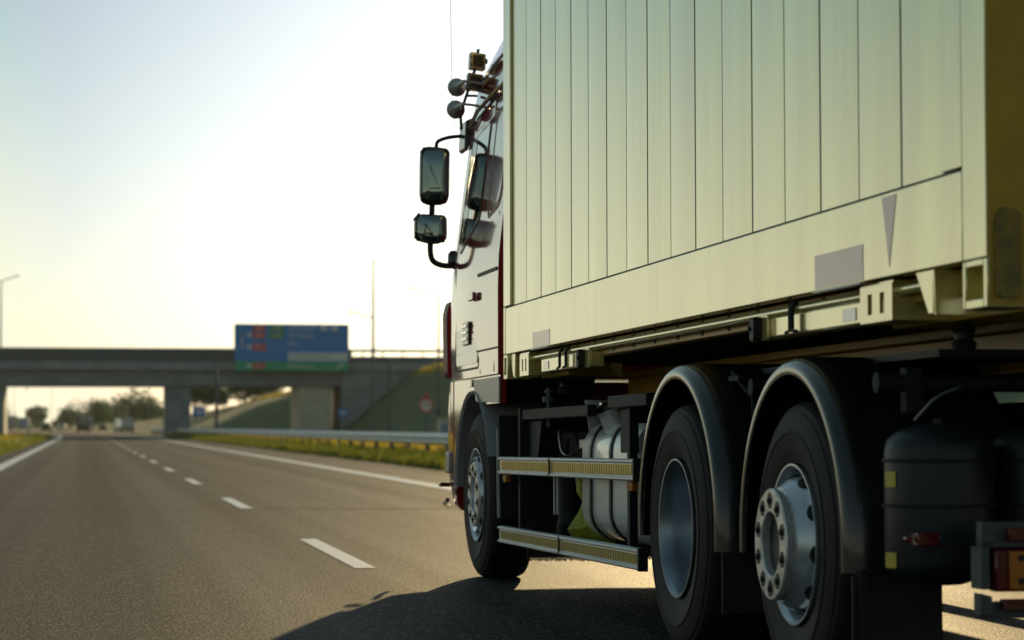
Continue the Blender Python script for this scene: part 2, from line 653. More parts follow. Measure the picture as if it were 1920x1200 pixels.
# ---------------------------------------------------------------- grass
def blades(name, label, area, n, h, mt, zf=None, w=0.035, seed=1, curved=True):
    rnd = random.Random(seed)
    vs, fs = [], []
    for i in range(n):
        x0, x1, y0, y1 = area
        y = y0 + (y1 - y0) * rnd.random() ** 1.5
        x = x0 + (x1 - x0) * rnd.random() + (bend(y) if curved else 0)
        cl = 0.5 + 0.5 * math.sin(x * 3.1 + 1.7 * math.sin(y * 0.7)) * math.sin(y * 1.3 + x)
        hh = h * (0.45 + 0.9 * rnd.random() * (0.4 + cl))
        z = zf(x, y) if zf else -0.06
        a = rnd.random() * math.pi
        lean = (rnd.random() - 0.5) * hh * 0.7
        ln2 = (rnd.random() - 0.5) * hh * 0.7
        dx, dy = math.cos(a) * w, math.sin(a) * w
        k = len(vs)
        vs += [(x - dx, y - dy, z), (x + dx, y + dy, z), (x + lean * 0.4 + dx * 0.7, y + ln2 * 0.4 + dy * 0.7, z + hh * 0.6), (x + lean * 0.4 - dx * 0.7, y + ln2 * 0.4 - dy * 0.7, z + hh * 0.6), (x + lean, y + ln2, z + hh)]
        fs += [(k, k + 1, k + 2, k + 3), (k + 3, k + 2, k + 4)]
    m = MB()
    m.raw(vs, fs)
    o = m.build(name, mt, smooth=0, weld=False)
    return tag(o, label, 'grass', kind='stuff')


blades('grass', 'green grass verge between the hard shoulder and the right crash barrier', (7.65, 11.8, 35, 240), 60000, 0.30, 'blade', seed=1)
blades('dry_grass', 'tall yellow dry grass under the right crash barrier', (9.9, 12.0, 40, 240), 16000, 0.42, 'blade_dry', seed=2)
blades('median_grass', 'green grass on the central reserve left of the road', (-11.5, -2.75, 40, 260), 42000, 0.26, 'blade', seed=3)
blades('median_dry_grass', 'brown dry grass on the central reserve', (-13, -4.2, 40, 260), 22000, 0.30, 'blade_dry', seed=4)
blades('slope_grass', 'rough yellowish grass along the crest of the embankment', (31.6, 34.5, 120, 250), 9000, 0.4, 'blade_dry', zf=lambda x, y: height(x, y), w=0.06, seed=5, curved=False)
blades('far_slope_grass', 'yellow grass strip on the slope beyond the bridge', (25, 31, 272, 420), 7000, 0.4, 'blade_dry', zf=lambda x, y: height(x, y), w=0.08, seed=6, curved=False)


# ---------------------------------------------------------------- trees
def tree(x, y, z, h, wd, label, mt='leaf', seed=0, cat='tree', n=2600, group='trees beyond the motorway bridge', name='tree', low=0.22):
    rnd = random.Random(seed)
    root = empty(name, (x, y, z))
    tag(root, label, cat, group)
    t = MB()
    t.cyl((0, 0, -0.4), (0.02 * h, 0, h * 0.62), 0.032 * h, 0.012 * h, n=8)
    for i in range(7):
        a = rnd.random() * 6.283
        z0 = h * (0.25 + 0.35 * rnd.random())
        t.cyl((0, 0, z0), (math.cos(a) * wd * 0.33, math.sin(a) * wd * 0.33, z0 + h * 0.22), 0.011 * h, 0.004 * h, n=5)
    t.build('trunk', 'bark', root)
    c = MB()
    lobes = []
    for i in range(13):
        a = rnd.random() * 6.283
        rr = wd * 0.36 * math.sqrt(rnd.random())
        zz = h * (low + 0.18 + (0.62 - low) * rnd.random())
        lobes.append((math.cos(a) * rr, math.sin(a) * rr, zz, wd * (0.16 + 0.12 * rnd.random())))
    lobes.append((0, 0, h * 0.82, wd * 0.2))
    vs, fs = [], []
    for i in range(n):
        lx, ly, lz, lr = lobes[rnd.randrange(len(lobes))]
        u = Vector((rnd.gauss(0, 1), rnd.gauss(0, 1), rnd.gauss(0, 0.8))).normalized() * lr * (0.45 + 0.65 * rnd.random())
        p = Vector((lx, ly, lz)) + u
        s = h * 0.033 * (0.6 + rnd.random())
        a = Vector((rnd.gauss(0, 1), rnd.gauss(0, 1), rnd.gauss(0, 1))).normalized()
        b = a.orthogonal().normalized()
        k = len(vs)
        vs += [p - a * s, p + b * s * 0.6, p + a * s, p - b * s * 0.6]
        fs.append((k, k + 1, k + 2, k + 3))
    c.raw(vs, fs)
    c.build('crown', mt, root, smooth=0, weld=False)
    return root


# (x, y) come from the place each tree has on the far side of the bridge
for i, (x, y, z, h, w, lb, mt) in enumerate([
        (17.0, 400, 2.6, 6.6, 9, 'dark tree just right of the middle bridge pier, behind the thick sign post', 'leaf_dark'),
        (20.5, 405, 3.2, 4.2, 5, 'low tree behind the lower right of the post under the bridge', 'leaf_dark'),
        (24.2, 390, 3.6, 5.0, 6.0, 'small round tree left of centre on the bank seen under the blue sign', 'leaf_dark'),
        (28.0, 392, 4.0, 5.2, 7.5, 'broad tree on the bank under the middle of the blue sign', 'leaf_dark'),
        (32.2, 392, 4.6, 4.4, 3.4, 'narrow tree left of the pale concrete pier', 'leaf_dark'),
        (12.5, 640, -0.1, 9.5, 15, 'large bright green tree left of the dark middle pier', 'leaf'),
        (2.6, 700, -0.1, 8.0, 14, 'wide green tree behind the small white box lorry', 'leaf'),
        (21.0, 620, 0.5, 6.0, 9, 'green bush-like tree touching the left edge of the middle pier', 'leaf'),
        (-5.0, 820, -0.1, 7.0, 10, 'tree directly above the dark van on the road', 'leaf_dark'),
        (-16.0, 900, -0.1, 8.5, 8, 'small lone tree standing up left of the dark van', 'leaf_dark'),
        (-34.0, 900, -0.1, 7.0, 20, 'low wide tree above the silver lorry at the far left', 'leaf_dark'),
]):
    tree(x, y, z, h, w, lb, mt, seed=20 + i, n=3200)
for i, (x, y, h, w, lb) in enumerate([(-13.6, 330, 2.9, 4.2, 'dark clipped hedge bush beside the left bridge pier'), (-11.4, 345, 2.7, 3.6, 'second dark bush of the hedge, nearer the road')]):
    tree(x, y, -0.1, h, w, lb, 'leaf_dark', seed=60 + i, cat='bush', name='bush', n=2600, group='bushes on the central reserve', low=0.0)
# far wood: nobody could count it
rnd = random.Random(99)
vs, fs = [], []
for i in range(26000):
    x = rnd.uniform(-240, 260)
    y = rnd.uniform(1150, 1400) + bend(1200) * 0
    top = 6.0 + 2.2 * math.sin(x * 0.045) + 1.6 * math.sin(x * 0.17 + 2) + 1.0 * math.sin(x * 0.5)
    z = rnd.random() ** 0.7 * top
    s = rnd.uniform(0.5, 1.2)
    a = Vector((rnd.gauss(0, 1), rnd.gauss(0, 1), rnd.gauss(0, 1))).normalized()
    b = a.orthogonal().normalized()
    p = Vector((x, y, z))
    k = len(vs)
    vs += [p - a * s, p + b * s * 0.7, p + a * s, p - b * s * 0.7]
    fs.append((k, k + 1, k + 2, k + 3))
m = MB()
m.raw(vs, fs)
tag(m.build('distant_woods', 'leaf_dark', smooth=0, weld=False), 'dark line of woods along the horizon', 'woods', kind='stuff')

# ---------------------------------------------------------------- bridge
br = empty('motorway_bridge', (0, 250, 0))
tag(br, 'grey concrete road bridge crossing over the motorway on tall piers', 'bridge')
o = MB((0, 250, 0))
o.prism([(250.0, 6.55), (250.0, 7.05), (263.0, 7.05), (263.0, 6.55)], -30, 60)
o.build('deck', 'concrete', br, bevel=0.03)
o = MB((0, 250, 0))
o.prism([(250.9, 4.92), (250.7, 6.545), (262.3, 6.545), (262.1, 4.92)], -30, 25.0)
o.build('girder', 'concrete', br, bevel=0.03)
o = MB((0, 250, 0))
o.prism([(249.8, 6.45), (249.8, 7.22), (250.35, 7.22), (250.35, 7.055), (249.997, 7.055), (249.997, 6.45)], -30, 60)
o.build('edge_beam', 'concrete', br)
o = MB((0, 250, 0))
x = -30
while x < 24.8:
    o.box(x, x + 0.12, 250.0, 250.12, 7.225, 8.45)
    o.box(x + 0.121, x + 1.999, 250.06, 250.08, 7.32, 8.452)
    for kk in range(6):
        o.box(x + 0.20 + kk * 0.3, x + 0.32 + kk * 0.3, 250.02, 250.058, 7.34, 8.44)
    x += 2.0
o.box(-30, 25, 249.99, 250.13, 8.455, 8.57)
o.build('parapet', 'galv_dark', br)
o = MB((0, 250, 0))
x = 25.0
while x < 58:
    o.box(x, x + 0.1, 250.0, 250.1, 7.225, 8.5)
    x += 2.0
o.box(25.005, 58, 249.98, 250.14, 8.25, 8.55)
o.box(25.005, 58, 250.0, 250.1, 7.60, 7.68)
o.build('railing', 'galv_dark', br)
o = MB((0, 250, 0))
o.box(-30, 58, 262.4, 262.5, 7.06, 8.2)
o.build('far_parapet', 'galv_dark', br)
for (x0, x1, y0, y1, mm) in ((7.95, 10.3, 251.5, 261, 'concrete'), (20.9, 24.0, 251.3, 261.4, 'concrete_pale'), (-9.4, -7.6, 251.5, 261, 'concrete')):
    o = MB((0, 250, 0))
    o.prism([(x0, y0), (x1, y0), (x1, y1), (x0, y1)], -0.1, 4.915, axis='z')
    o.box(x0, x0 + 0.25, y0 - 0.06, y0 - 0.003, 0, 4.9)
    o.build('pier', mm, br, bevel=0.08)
o = MB((0, 250, 0))
o.prism([(-30.6, -0.1), (-30.6, 6.4), (-30.005, 6.4), (-30.005, -0.1)], 250.2, 262.6, axis='y')
o.build('abutment', 'concrete', br)
# wing wall and abutment on the right
o = MB((0, 250, 0))
o.prism([(25.005, -0.1), (25.005, 6.445), (48, 6.445), (48, -0.1)], 250.2, 262.6, axis='y')
o.build('abutment', 'concrete', br)


# ---------------------------------------------------------------- big direction sign on the bridge
sg = empty('direction_sign', (20.0, 249.2, 6.33))
tag(sg, 'large blue and green motorway direction sign mounted on the bridge', 'road sign')
W2 = 5.6
p = MB()
p.box(-W2, W2, 0, 0.08, 0.0, 4.62)
p.build('panel', 'sign_back', sg, bevel=0.01)
p = MB()
p.box(-W2 + 0.04, W2 - 0.04, -0.012, -0.003, 0.98, 4.58)
p.build('blue_field', 'sign_blue', sg)
p = MB()
p.box(-W2 + 0.04, W2 - 0.04, -0.012, -0.003, 0.04, 0.96)
p.build('green_field', 'sign_green', sg)


def plate(x0, x1, z0, z1, mt, name='route_shield', d=0.026):
    q = MB()
    q.box(x0, x1, -d, -0.014, z0, z1)
    return q.build(name, mt, sg, bevel=0.004)


plate(-3.78, -2.58, 3.92, 4.48, 'sign_red')
plate(-3.80, -2.62, 3.20, 3.82, 'sign_red')
plate(-3.80, -2.55, 2.02, 2.70, 'sign_red')
plate(-3.78, -2.58, 0.22, 0.82, 'sign_red')
plate(-2.28, -0.75, 3.90, 4.46, 'sign_green_light')
plate(-2.28, -0.75, 3.18, 3.80, 'sign_green_light')
plate(-0.36, W2 - 0.12, 1.06, 1.84, 'sign_white', 'white_field')
for zz in (3.52, 2.36, 0.52):
    plate(-4.32, -3.92, zz - 0.2, zz + 0.2, 'sign_white', 'junction_symbol')
for xx in (3.1, 4.15):
    plate(xx - 0.34, xx + 0.34, 4.02, 4.38, 'sign_white', 'pictogram')
lt = [('A2', -3.18, 4.20, 0.5, 'CENTER', 0), ('S5', -3.2, 3.52, 0.52, 'CENTER', 0), ('S11', -3.17, 2.36, 0.52, 'CENTER', 0), ('S11', -3.18, 0.52, 0.52, 'CENTER', 0),
      ('E 30', -1.5, 4.18, 0.48, 'CENTER', 0), ('E 261', -1.5, 3.50, 0.48, 'CENTER', 0),
      ('Warszawa', -0.36, 4.20, 0.62, 'LEFT', 0), ('Wrocław', -0.36, 3.50, 0.66, 'LEFT', 0), ('Piła', -0.36, 2.72, 0.62, 'LEFT', 0), ('Katowice', -0.36, 0.50, 0.66, 'LEFT', 0),
      ('Poznań', -4.86, 2.9, 0.42, 'CENTER', R(-90))]
t = text_mesh(lt, 'lettering', 'sign_white', sg)
t.location = (0, -0.034, 0)
t = text_mesh([('P', 0.05, 1.45, 0.5, 'CENTER', 0), ('Poznań Zachód', 0.6, 1.45, 0.5, 'LEFT', 0)], 'black_lettering', 'sign_back', sg)
t.location = (0, -0.034, 0)
q = MB()
q.prism([(4.35, 0.28), (4.50, 0.20), (4.86, 0.56), (4.98, 0.46), (5.04, 0.80), (4.70, 0.74), (4.80, 0.64)], -0.03, -0.014, axis='y')
q.build('exit_arrow', 'sign_white', sg)
q = MB()
for xx in (-4, -1.4, 1.4, 4):
    q.box(xx - 0.06, xx + 0.06, 0.083, 0.55, 0.3, 0.42)
    q.box(xx - 0.06, xx + 0.06, 0.083, 0.22, 0.42, 4.3)
q.build('bracket', 'galv_dark', sg)


# ---------------------------------------------------------------- street lamps, posts, signs, barriers
def lamp(name, x, y, z, h, arms, label, r=0.14, group='street lamps along the motorway and the bridge road'):
    root = empty(name, (x, y, z))
    tag(root, label, 'street lamp', group)
    p = MB()
    p.cyl((0, 0, -0.3), (0, 0, h), r, r * 0.5, n=10)
    p.cyl((0, 0, 0), (0, 0, 0.7), r * 1.5, r * 1.5, n=10)
    p.build('pole', 'galv_dark', root)
    for dx, dz in arms:
        a = MB()
        a.tube([(0, 0, h - 0.02), (dx * 0.12, 0, h + dz * 0.2), (dx * 0.72, 0, h + dz)], 0.055, n=8, smooth=1)
        ar = a.build('arm', 'galv_dark', root)
        q = MB()
        s = 1 if dx > 0 else -1
        q.prism([(dx * 0.70, h + dz - 0.03), (dx * 0.70, h + dz + 0.05), (dx * 0.82, h + dz + 0.14), (dx, h + dz + 0.12), (dx, h + dz + 0.02)], -0.14, 0.14, axis='y')
        q.build('lamp_head', 'galv_dark', ar, bevel=0.02)
    return root


lamp('street_lamp', 27.4, 198, 1.6, 9.6, [(-2.6, 0.5)], 'tall single-arm street lamp nearest the truck cab')
lamp('street_lamp', 22.35, 199, -0.05, 9.5, [(-2.0, 0.4)], 'single-arm street lamp just right of the blue sign')
lamp('street_lamp', 30.1, 268, 7.0, 11.4, [(-1.3, 0.45), (1.3, 0.45)], 'double-arm lamp rising behind the bridge right of the blue sign', r=0.20)
lamp('street_lamp', -8.6, 270, 7.0, 9.0, [(-1.8, 0.5), (1.9, 0.55)], 'double-arm lamp above the bridge at the left edge of the photo')
lamp('street_lamp', -9.45, 150, -0.05, 12.2, [(-2.0, 0.3), (2.4, 0.55)], 'near double-arm lamp whose head just enters at the far left')
lamp('street_lamp', -9.1, 420, 7.0, 6.0, [(2.2, 0.2)], 'faint far lamp arm above the left end of the bridge', r=0.06)
for x, y, h, lb in ((28.9, 520, 12, 'thin far lamp pole seen under the bridge next to the middle pier'), (13.5, 560, 12, 'far lamp pole right of the small white lorry'), (10.4, 610, 12, 'far lamp pole in the middle of the opening left of the pier'), (0.5, 640, 11, 'far lamp pole above the red car'), (-17.6, 470, 9, 'far lamp pole at the left end of the bridge opening'), (-20.4, 520, 9, 'second far lamp pole inside the left bridge opening'), (-16.2, 430, 9, 'lamp pole next to the dark bushes by the left pier')):
    lamp('street_lamp', x + bend(y), y, 0, h, [(1.4, 0.2)], lb, r=0.07)


def post(x, y, z0, z1, r, name, label, cat='post'):
    p = MB((x, y, z0))
    p.cyl((x, y, z0), (x, y, z1), r, n=10)
    p.cyl((x, y, z0), (x, y, z0 + 0.25), r * 1.6, n=10)
    o = p.build(name, 'galv_dark', loc=(x, y, z0))
    return tag(o, label, cat)


post(10.6, 208, -0.05, 6.0, 0.14, 'support_post', 'thick grey post in front of the bridge under the left part of the blue sign')
post(24.3, 205, 0, 6.6, 0.09, 'support_post', 'slim post in front of the sloping wing wall')
post(27.9, 176, 1.2, 5.6, 0.10, 'support_post', 'short grey post on the bank right beside the truck cab')


def round_sign(x, y, z, d, label):
    root = empty('speed_limit_sign', (x, y, z))
    tag(root, label, 'road sign')
    p = MB()
    p.cyl((0, 0.06, -2.2), (0, 0.06, 0.4), 0.04, n=8)
    p.build('post', 'galv_dark', root)
    p = MB()
    p.cyl((0, 0, 0), (0, 0.02, 0), d / 2, n=32)
    p.build('disc', 'sign_red', root)
    p = MB()
    p.cyl((0, -0.012, 0), (0, -0.003, 0), d / 2 * 0.74, n=32)
    p.build('white_face', 'sign_white', root)
    t = text_mesh([('70', 0, 0, d * 0.5, 'CENTER', 0)], 'number', 'text_black', root)
    t.location = (0, -0.02, 0)
    p = MB()
    p.prism([(-0.22, d / 2 + 0.02), (0.22, d / 2 + 0.02), (0, d / 2 + 0.34)], 0.0, 0.02, axis='y')
    p.build('warning_plate', 'sign_red', root)


round_sign(19.86, 148.8, 2.18, 0.82, 'round red and white 70 speed limit sign on the grassy bank')


def blue_sign(x, y, z, w, h, label, name='blue_sign'):
    root = empty(name, (x, y, -0.05))
    tag(root, label, 'road sign')
    p = MB()
    p.box(-w / 2, w / 2, 0, 0.03, z - h / 2, z + h / 2)
    p.build('panel', 'sign_blue', root, bevel=0.005)
    p = MB()
    p.prism([(-w * 0.28, z - h * 0.15), (w * 0.02, z - h * 0.15), (w * 0.02, z - h * 0.3), (w * 0.32, z), (w * 0.02, z + h * 0.3), (w * 0.02, z + h * 0.12), (-w * 0.28, z + h * 0.12)], -0.012, -0.003, axis='y')
    p.build('arrow', 'sign_white', root)
    p = MB()
    for s in (-0.3, 0.3):
        p.cyl((w * s, 0.06, 0), (w * s, 0.06, z + h * 0.3), 0.03, n=8)
    p.build('post', 'galv_dark', root)


blue_sign(22.6, 225, 2.2, 0.9, 0.7, 'small blue sign with a white arrow in front of the pale pier')
blue_sign(10.9, 247, 2.4, 1.2, 0.9, 'small blue sign beside the thick post under the bridge')

cb = empty('roadside_cabinet', (20.6, 146, -0.05))
tag(cb, 'small grey electrical cabinet on the bank left of the street lamp', 'cabinet')
p = MB()
p.box(-0.36, 0.36, 0, 0.4, 0.12, 1.28)
p.build('housing', 'galv', cb, bevel=0.02)
p = MB()
p.box(-0.30, 0.30, -0.02, -0.003, 0.2, 1.15)
p.build('door', 'lorry_blue', cb, bevel=0.005)
p = MB()
p.prism([(-0.42, 1.283), (0.42, 1.283), (0.36, 1.42), (-0.36, 1.42)], -0.05, 0.45, axis='y')
p.build('lid', 'concrete_pale', cb)
p = MB()
p.box(-0.3, 0.3, 0.03, 0.37, -0.1, 0.118)
p.build('base', 'concrete', cb)


def barrier(name, label, x, y0, y1, side, group, step=4.1):
    """steel crash barrier: W beam on posts; side = -1 faces left"""
    root = empty(name, (x + bend(y0), y0, -0.05))
    tag(root, label, 'crash barrier', group)
    ys = ystops(y0, y1)
    prof = [(0, 0.45), (0.075, 0.50), (0.075, 0.555), (0.0, 0.60), (0.075, 0.645), (0.075, 0.70), (0, 0.755), (-0.02, 0.755), (0.05, 0.69), (0.05, 0.655), (-0.02, 0.605), (-0.02, 0.595), (0.05, 0.545), (0.05, 0.51), (-0.02, 0.45)]
    vs, fs = [], []
    n = len(prof)
    for yy in ys:
        for a, z in prof:
            vs.append((x + bend(yy) + side * a, yy, z))
    for i in range(len(ys) - 1):
        for k in range(n):
            fs.append((i * n + k, i * n + (k + 1) % n, (i + 1) * n + (k + 1) % n, (i + 1) * n + k))
    fs += [tuple(range(n)), tuple(range((len(ys) - 1) * n, len(ys) * n))]
    b = MB((x + bend(y0), y0, -0.05))
    b.raw(vs, fs)
    b.build('beam', 'galv', root, smooth=30)
    y = y0 + 1.0
    first = None
    while y < y1 and len(kids(root)) < 95:
        if first is None:
            q = MB()
            q.box(-0.05, 0.05, -0.06, 0.06, -0.3, 0.70)
            q.box(-side * -0.0 - (0.0 if side < 0 else 0.0) - 0.05, 0.05, -0.10, 0.10, 0.52, 0.68)
            first = q.build('post', 'galv_dark', root)
            pp = first
        else:
            pp = first.copy()
            COL.objects.link(pp)
            pp.parent = root
        pp.location = (x + bend(y) - side * 0.08 - (x + bend(y0)), y - y0, 0.05)
        y += step


barrier('crash_barrier', 'long steel crash barrier on posts along the right grass verge', 9.25, 40, 300, -1, 'steel crash barriers along the motorway')
barrier('crash_barrier', 'second crash barrier behind the right one, its back lit by the sun', 11.3, 60, 300, 1, 'steel crash barriers along the motorway')
barrier('crash_barrier', 'steel crash barrier on the central reserve at the left edge', -8.2, 150, 420, 1, 'steel crash barriers along the motorway')

# delineator posts
dl = None
for x, y, lb in ((14.8, 180, 'small red-topped marker post under the blue sign'), (-4.4, 205, 'slim white marker post on the left grass verge'), (8.3, 250, 'white marker post at the foot of the middle pier')):
    root = empty('marker_post', (x, y, -0.05))
    tag(root, lb, 'marker post', 'roadside marker posts')
    q = MB()
    q.prism([(-0.06, 0), (0.06, 0), (0.06, 0.95), (-0.06, 1.02)], -0.03, 0.03, axis='y')
    q.build('body', 'sign_white', root)
    q = MB()
    q.box(-0.045, 0.045, -0.04, -0.031, 0.72, 0.88)
    q.build('reflector', 'lens_red', root)


# ---------------------------------------------------------------- distant vehicles
def vehicle(name, label, cat, x, y, z, w, l, h, kind, paint, group='vehicles far along the motorway', heading=0, lights=True):
    """rear faces -y (heading 0)"""
    root = empty(name, (x, y, z), heading)
    tag(root, label, cat, group)
    b = MB()
    hw = w / 2
    g0 = 0.28
    if kind == 'van':
        prof = [(-l / 2, g0), (-l / 2 - 0.02, h * 0.55), (-l / 2 + 0.12, h * 0.97), (-l / 2 + 0.3, h), (l * 0.15, h), (l * 0.30, h * 0.66), (l * 0.47, h * 0.5), (l / 2, g0 + 0.1), (l / 2, g0)]
    elif kind == 'car':
        prof = [(-l / 2, g0), (-l / 2, h * 0.60), (-l * 0.42, h * 0.66), (-l * 0.28, h * 0.97), (-l * 0.1, h), (l * 0.08, h * 0.97), (l * 0.24, h * 0.66), (l * 0.46, h * 0.52), (l / 2, h * 0.3), (l / 2, g0)]
    else:
        prof = [(-l / 2, g0 + 0.5), (-l / 2, h), (l * 0.32, h), (l * 0.32, g0 + 0.5)]
    b.prism(prof, -hw, hw)
    b.build('body', paint, root, bevel=0.12 if kind != 'lorry' else 0.03)
    if kind == 'lorry':
        b = MB()
        b.prism([(l * 0.335, 0.5), (l * 0.335, h * 0.92), (l * 0.44, h * 0.90), (l * 0.5, h * 0.55), (l * 0.5, 0.5)], -hw * 0.96, hw * 0.96)
        c = b.build('cab', 'lorry_blue' if paint != 'lorry_blue' else 'car_white', root, bevel=0.08)
        b = MB()
        b.box(-hw * 0.9, hw * 0.9, -l * 0.48, l * 0.32, 0.45, 0.775)
        b.build('chassis', 'steel_dark', root)
        b = MB()
        b.box(-hw * 0.85, hw * 0.85, l * 0.455, l * 0.50, h * 0.60, h * 0.82)
        b.build('windscreen', 'glass_dark', root)
    else:
        b = MB()
        b.prism([(-hw * 0.78, h * 0.62), (hw * 0.78, h * 0.62), (hw * 0.66, h * 0.90), (-hw * 0.66, h * 0.90)], -l / 2 - 0.03, -l / 2 + (0.1 if kind == 'van' else l * 0.16), axis='y')
        b.build('rear_window', 'glass_dark', root, bevel=0.02)
        b = MB()
        for s in (-1, 1):
            b.prism([(-l * 0.32, h * 0.64), (-l * 0.22, h * 0.90), (l * 0.08, h * 0.90), (l * 0.18, h * 0.64)], s * hw - 0.004, s * (hw + 0.012))
        b.build('side_window', 'glass_dark', root)
    rr = 0.33 if kind != 'lorry' else 0.48
    wm = None
    for sx in (-1, 1):
        for sy in ((-0.32, 0.32) if kind != 'lorry' else (-0.33, 0.40)):
            if wm is None:
                q = MB()
                q.cyl((-0.11, 0, 0), (0.11, 0, 0), rr, n=20)
                q.cyl((-0.125, 0, 0), (0.125, 0, 0), rr * 0.55, n=16)
                wm = q.build('wheel', 'rubber', root, bevel=0.02)
                ww = wm
            else:
                ww = wm.copy()
                COL.objects.link(ww)
                ww.parent = root
            ww.location = (sx * (hw - 0.10), sy * l, rr)
    if lights:
        lm = None
        for s in (-1, 1):
            if lm is None:
                q = MB()
                q.box(-0.09, 0.09, -0.03, 0.02, -0.10, 0.12)
                lm = q.build('tail_light', 'lens_red', root)
                ll = lm
            else:
                ll = lm.copy()
                COL.objects.link(ll)
                ll.parent = root
            ll.location = (s * (hw - 0.2), -l / 2 - 0.01, h * 0.48 if kind != 'lorry' else 0.8)
    return root


vehicle('van', 'dark purple-black van driving away in the middle of the far road', 'van', -0.1, 372, 0, 1.75, 4.6, 2.15, 'van', 'van_dark')
vehicle('car', 'dark car ahead at the far left bend of the road', 'car', -6.6, 470, 0, 1.7, 4.3, 1.65, 'car', 'van_dark')
vehicle('car', 'small dark red car just right of the dark van', 'car', 3.8, 520, 0, 1.6, 4.0, 1.55, 'car', 'car_red')
vehicle('car', 'white car left of the dark van, seen far away', 'car', -4.6, 560, 0, 1.9, 4.2, 1.45, 'car', 'car_white')
vehicle('box_lorry', 'small box lorry with white and blue-grey sides at right of the dark van', 'lorry', 6.2, 400, -0.05, 2.0, 4.2, 2.2, 'lorry', 'car_white', heading=R(14))
vehicle('lorry', 'tall silver blue lorry directly right of the dark van', 'lorry', 0.8, 600, 0, 2.45, 9, 3.4, 'lorry', 'lorry_blue')
vehicle('lorry', 'pale blue lorry on the far left beyond the verge', 'lorry', -14.5, 640, 0, 2.45, 9, 3.2, 'lorry', 'lorry_blue')
vehicle('lorry', 'white-roofed lorry at far left beside the hedge', 'lorry', -18.4, 600, 0, 2.45, 7, 3.4, 'lorry', 'car_silver', heading=R(20))
vehicle('coach', 'cream coach on the opposite carriageway behind the left verge', 'coach', -14.0, 372, 0, 2.4, 7, 2.3, 'van', 'coach_cream', heading=R(180), lights=False)
bc = vehicle('car', 'silver car crossing the bridge with a painted sun glint at its front', 'car', -3.4, 252.2, 7.06, 1.7, 4.3, 1.45, 'car', 'car_silver', heading=R(-90), lights=False)
q = MB()
q.lathe([(0, 0.0), (0.0, 0.11), (0.04, 0.13), (0.08, 0.13)], n=16, c=(0, 0, 0), axis='y')
hl = q.build('headlamp_glint', 'headlamp_glint', bc)
hl.location = (0.87, 1.95, 0.62)
hl.rotation_euler = (0, 0, R(-90))

# ---------------------------------------------------------------- the truck
# truck frame: x = across (camera to truck), y = forward, z = up, measured from the camera; yaw 1 deg, nose down 0.5 deg
YAW, PIT = R(0.9948), R(-0.5057)
EU = Vector((-math.sin(YAW) * math.cos(PIT), math.cos(YAW) * math.cos(PIT), math.sin(PIT)))
EV = Vector((math.cos(YAW), math.sin(YAW), 0))
EW = EV.cross(EU)
TM = Matrix((EV, EU, EW)).transposed().to_4x4()
VL, VR = 2.65, 5.20
VC = (VL + VR) / 2


def gz(u):
    """height of the road in the truck frame"""
    return -CAM_H - u * EU.z


def frame(name, base):
    o = empty(name)
    p = Vector((0, 0, CAM_H)) + EV * base[0] + EU * base[1] + EW * base[2]
    o.matrix_world = Matrix.Translation(p) @ TM
    return o


TB = Vector((VC, 11.9, gz(11.9)))
TR = frame('lorry_truck', TB)
tag(TR, 'dark red rigid truck with three axles overtaken on the motorway, carrying the yellow container', 'truck')


def T():
    return MB(TB)


def P(mb, name, mt, bevel=0.0, parent=None, **k):
    """build as a part of the truck (or a sub-part of parent)"""
    o = mb.build(name, mt, TR, bevel=bevel, **k)
    if parent is not None:
        o.parent = parent
        o.location = -parent.location
    return o


# --- cab shell
def vl(w):
    if w < 1.1:
        return 2.665
    if w < 2.3:
        return 2.665 + (w - 1.1) * 0.115
    return 2.803 + (w - 2.3) * 0.26


def ring(w, uf, ub, vleft, rc, n=10, bow=0.10):
    vright = 2 * VC - vleft
    pts = [(vleft, ub, w), (vleft, (ub + uf - rc) / 2, w), (vleft, uf - rc, w)]
    for i in range(1, n + 1):
        a = math.pi / 2 * i / n
        pts.append((vleft + rc - rc * math.cos(a), uf - rc + rc * math.sin(a), w))
    pts.append((VC, uf + bow, w))
    for i in range(n, 0, -1):
        a = math.pi / 2 * i / n
        pts.append((vright - rc + rc * math.cos(a), uf - rc + rc * math.sin(a), w))
    pts += [(vright, uf - rc, w), (vright, (ub + uf - rc) / 2, w), (vright, ub, w)]
    return pts


def loft(mb, rings, cap0=True, cap1=True):
    n = len(rings[0])
    vs = [p for r in rings for p in r]
    fs = []
    for j in range(len(rings) - 1):
        for i in range(n):
            fs.append((j * n + i, j * n + (i + 1) % n, (j + 1) * n + (i + 1) % n, (j + 1) * n + i))
    if cap0:
        fs.append(tuple(range(n - 1, -1, -1)))
    if cap1:
        m = (len(rings) - 1) * n
        fs.append(tuple(range(m, m + n)))
    mb.raw(vs, fs)


UB = 14.80
m = T()
rs = []
for w, uf, rc, vo in ((0.445, 16.84, 0.36, 0.0), (0.60, 16.86, 0.36, 0), (0.95, 16.86, 0.36, 0), (1.15, 16.84, 0.36, 0.0), (1.6, 16.80, 0.36, 0), (2.1, 16.74, 0.36, 0), (2.32, 16.70, 0.38, 0), (2.45, 16.62, 0.40, 0.005), (2.60, 16.40, 0.42, 0.02), (2.72, 16.10, 0.44, 0.05), (2.82, 15.75, 0.45, 0.11), (2.90, 15.4, 0.45, 0.22), (2.93, 15.2, 0.40, 0.42)):
    rs.append(ring(w, uf, UB, vl(w) + vo, rc))
loft(m, rs)
P(m, 'cab', 'cab_red', bevel=0.0, smooth=28)

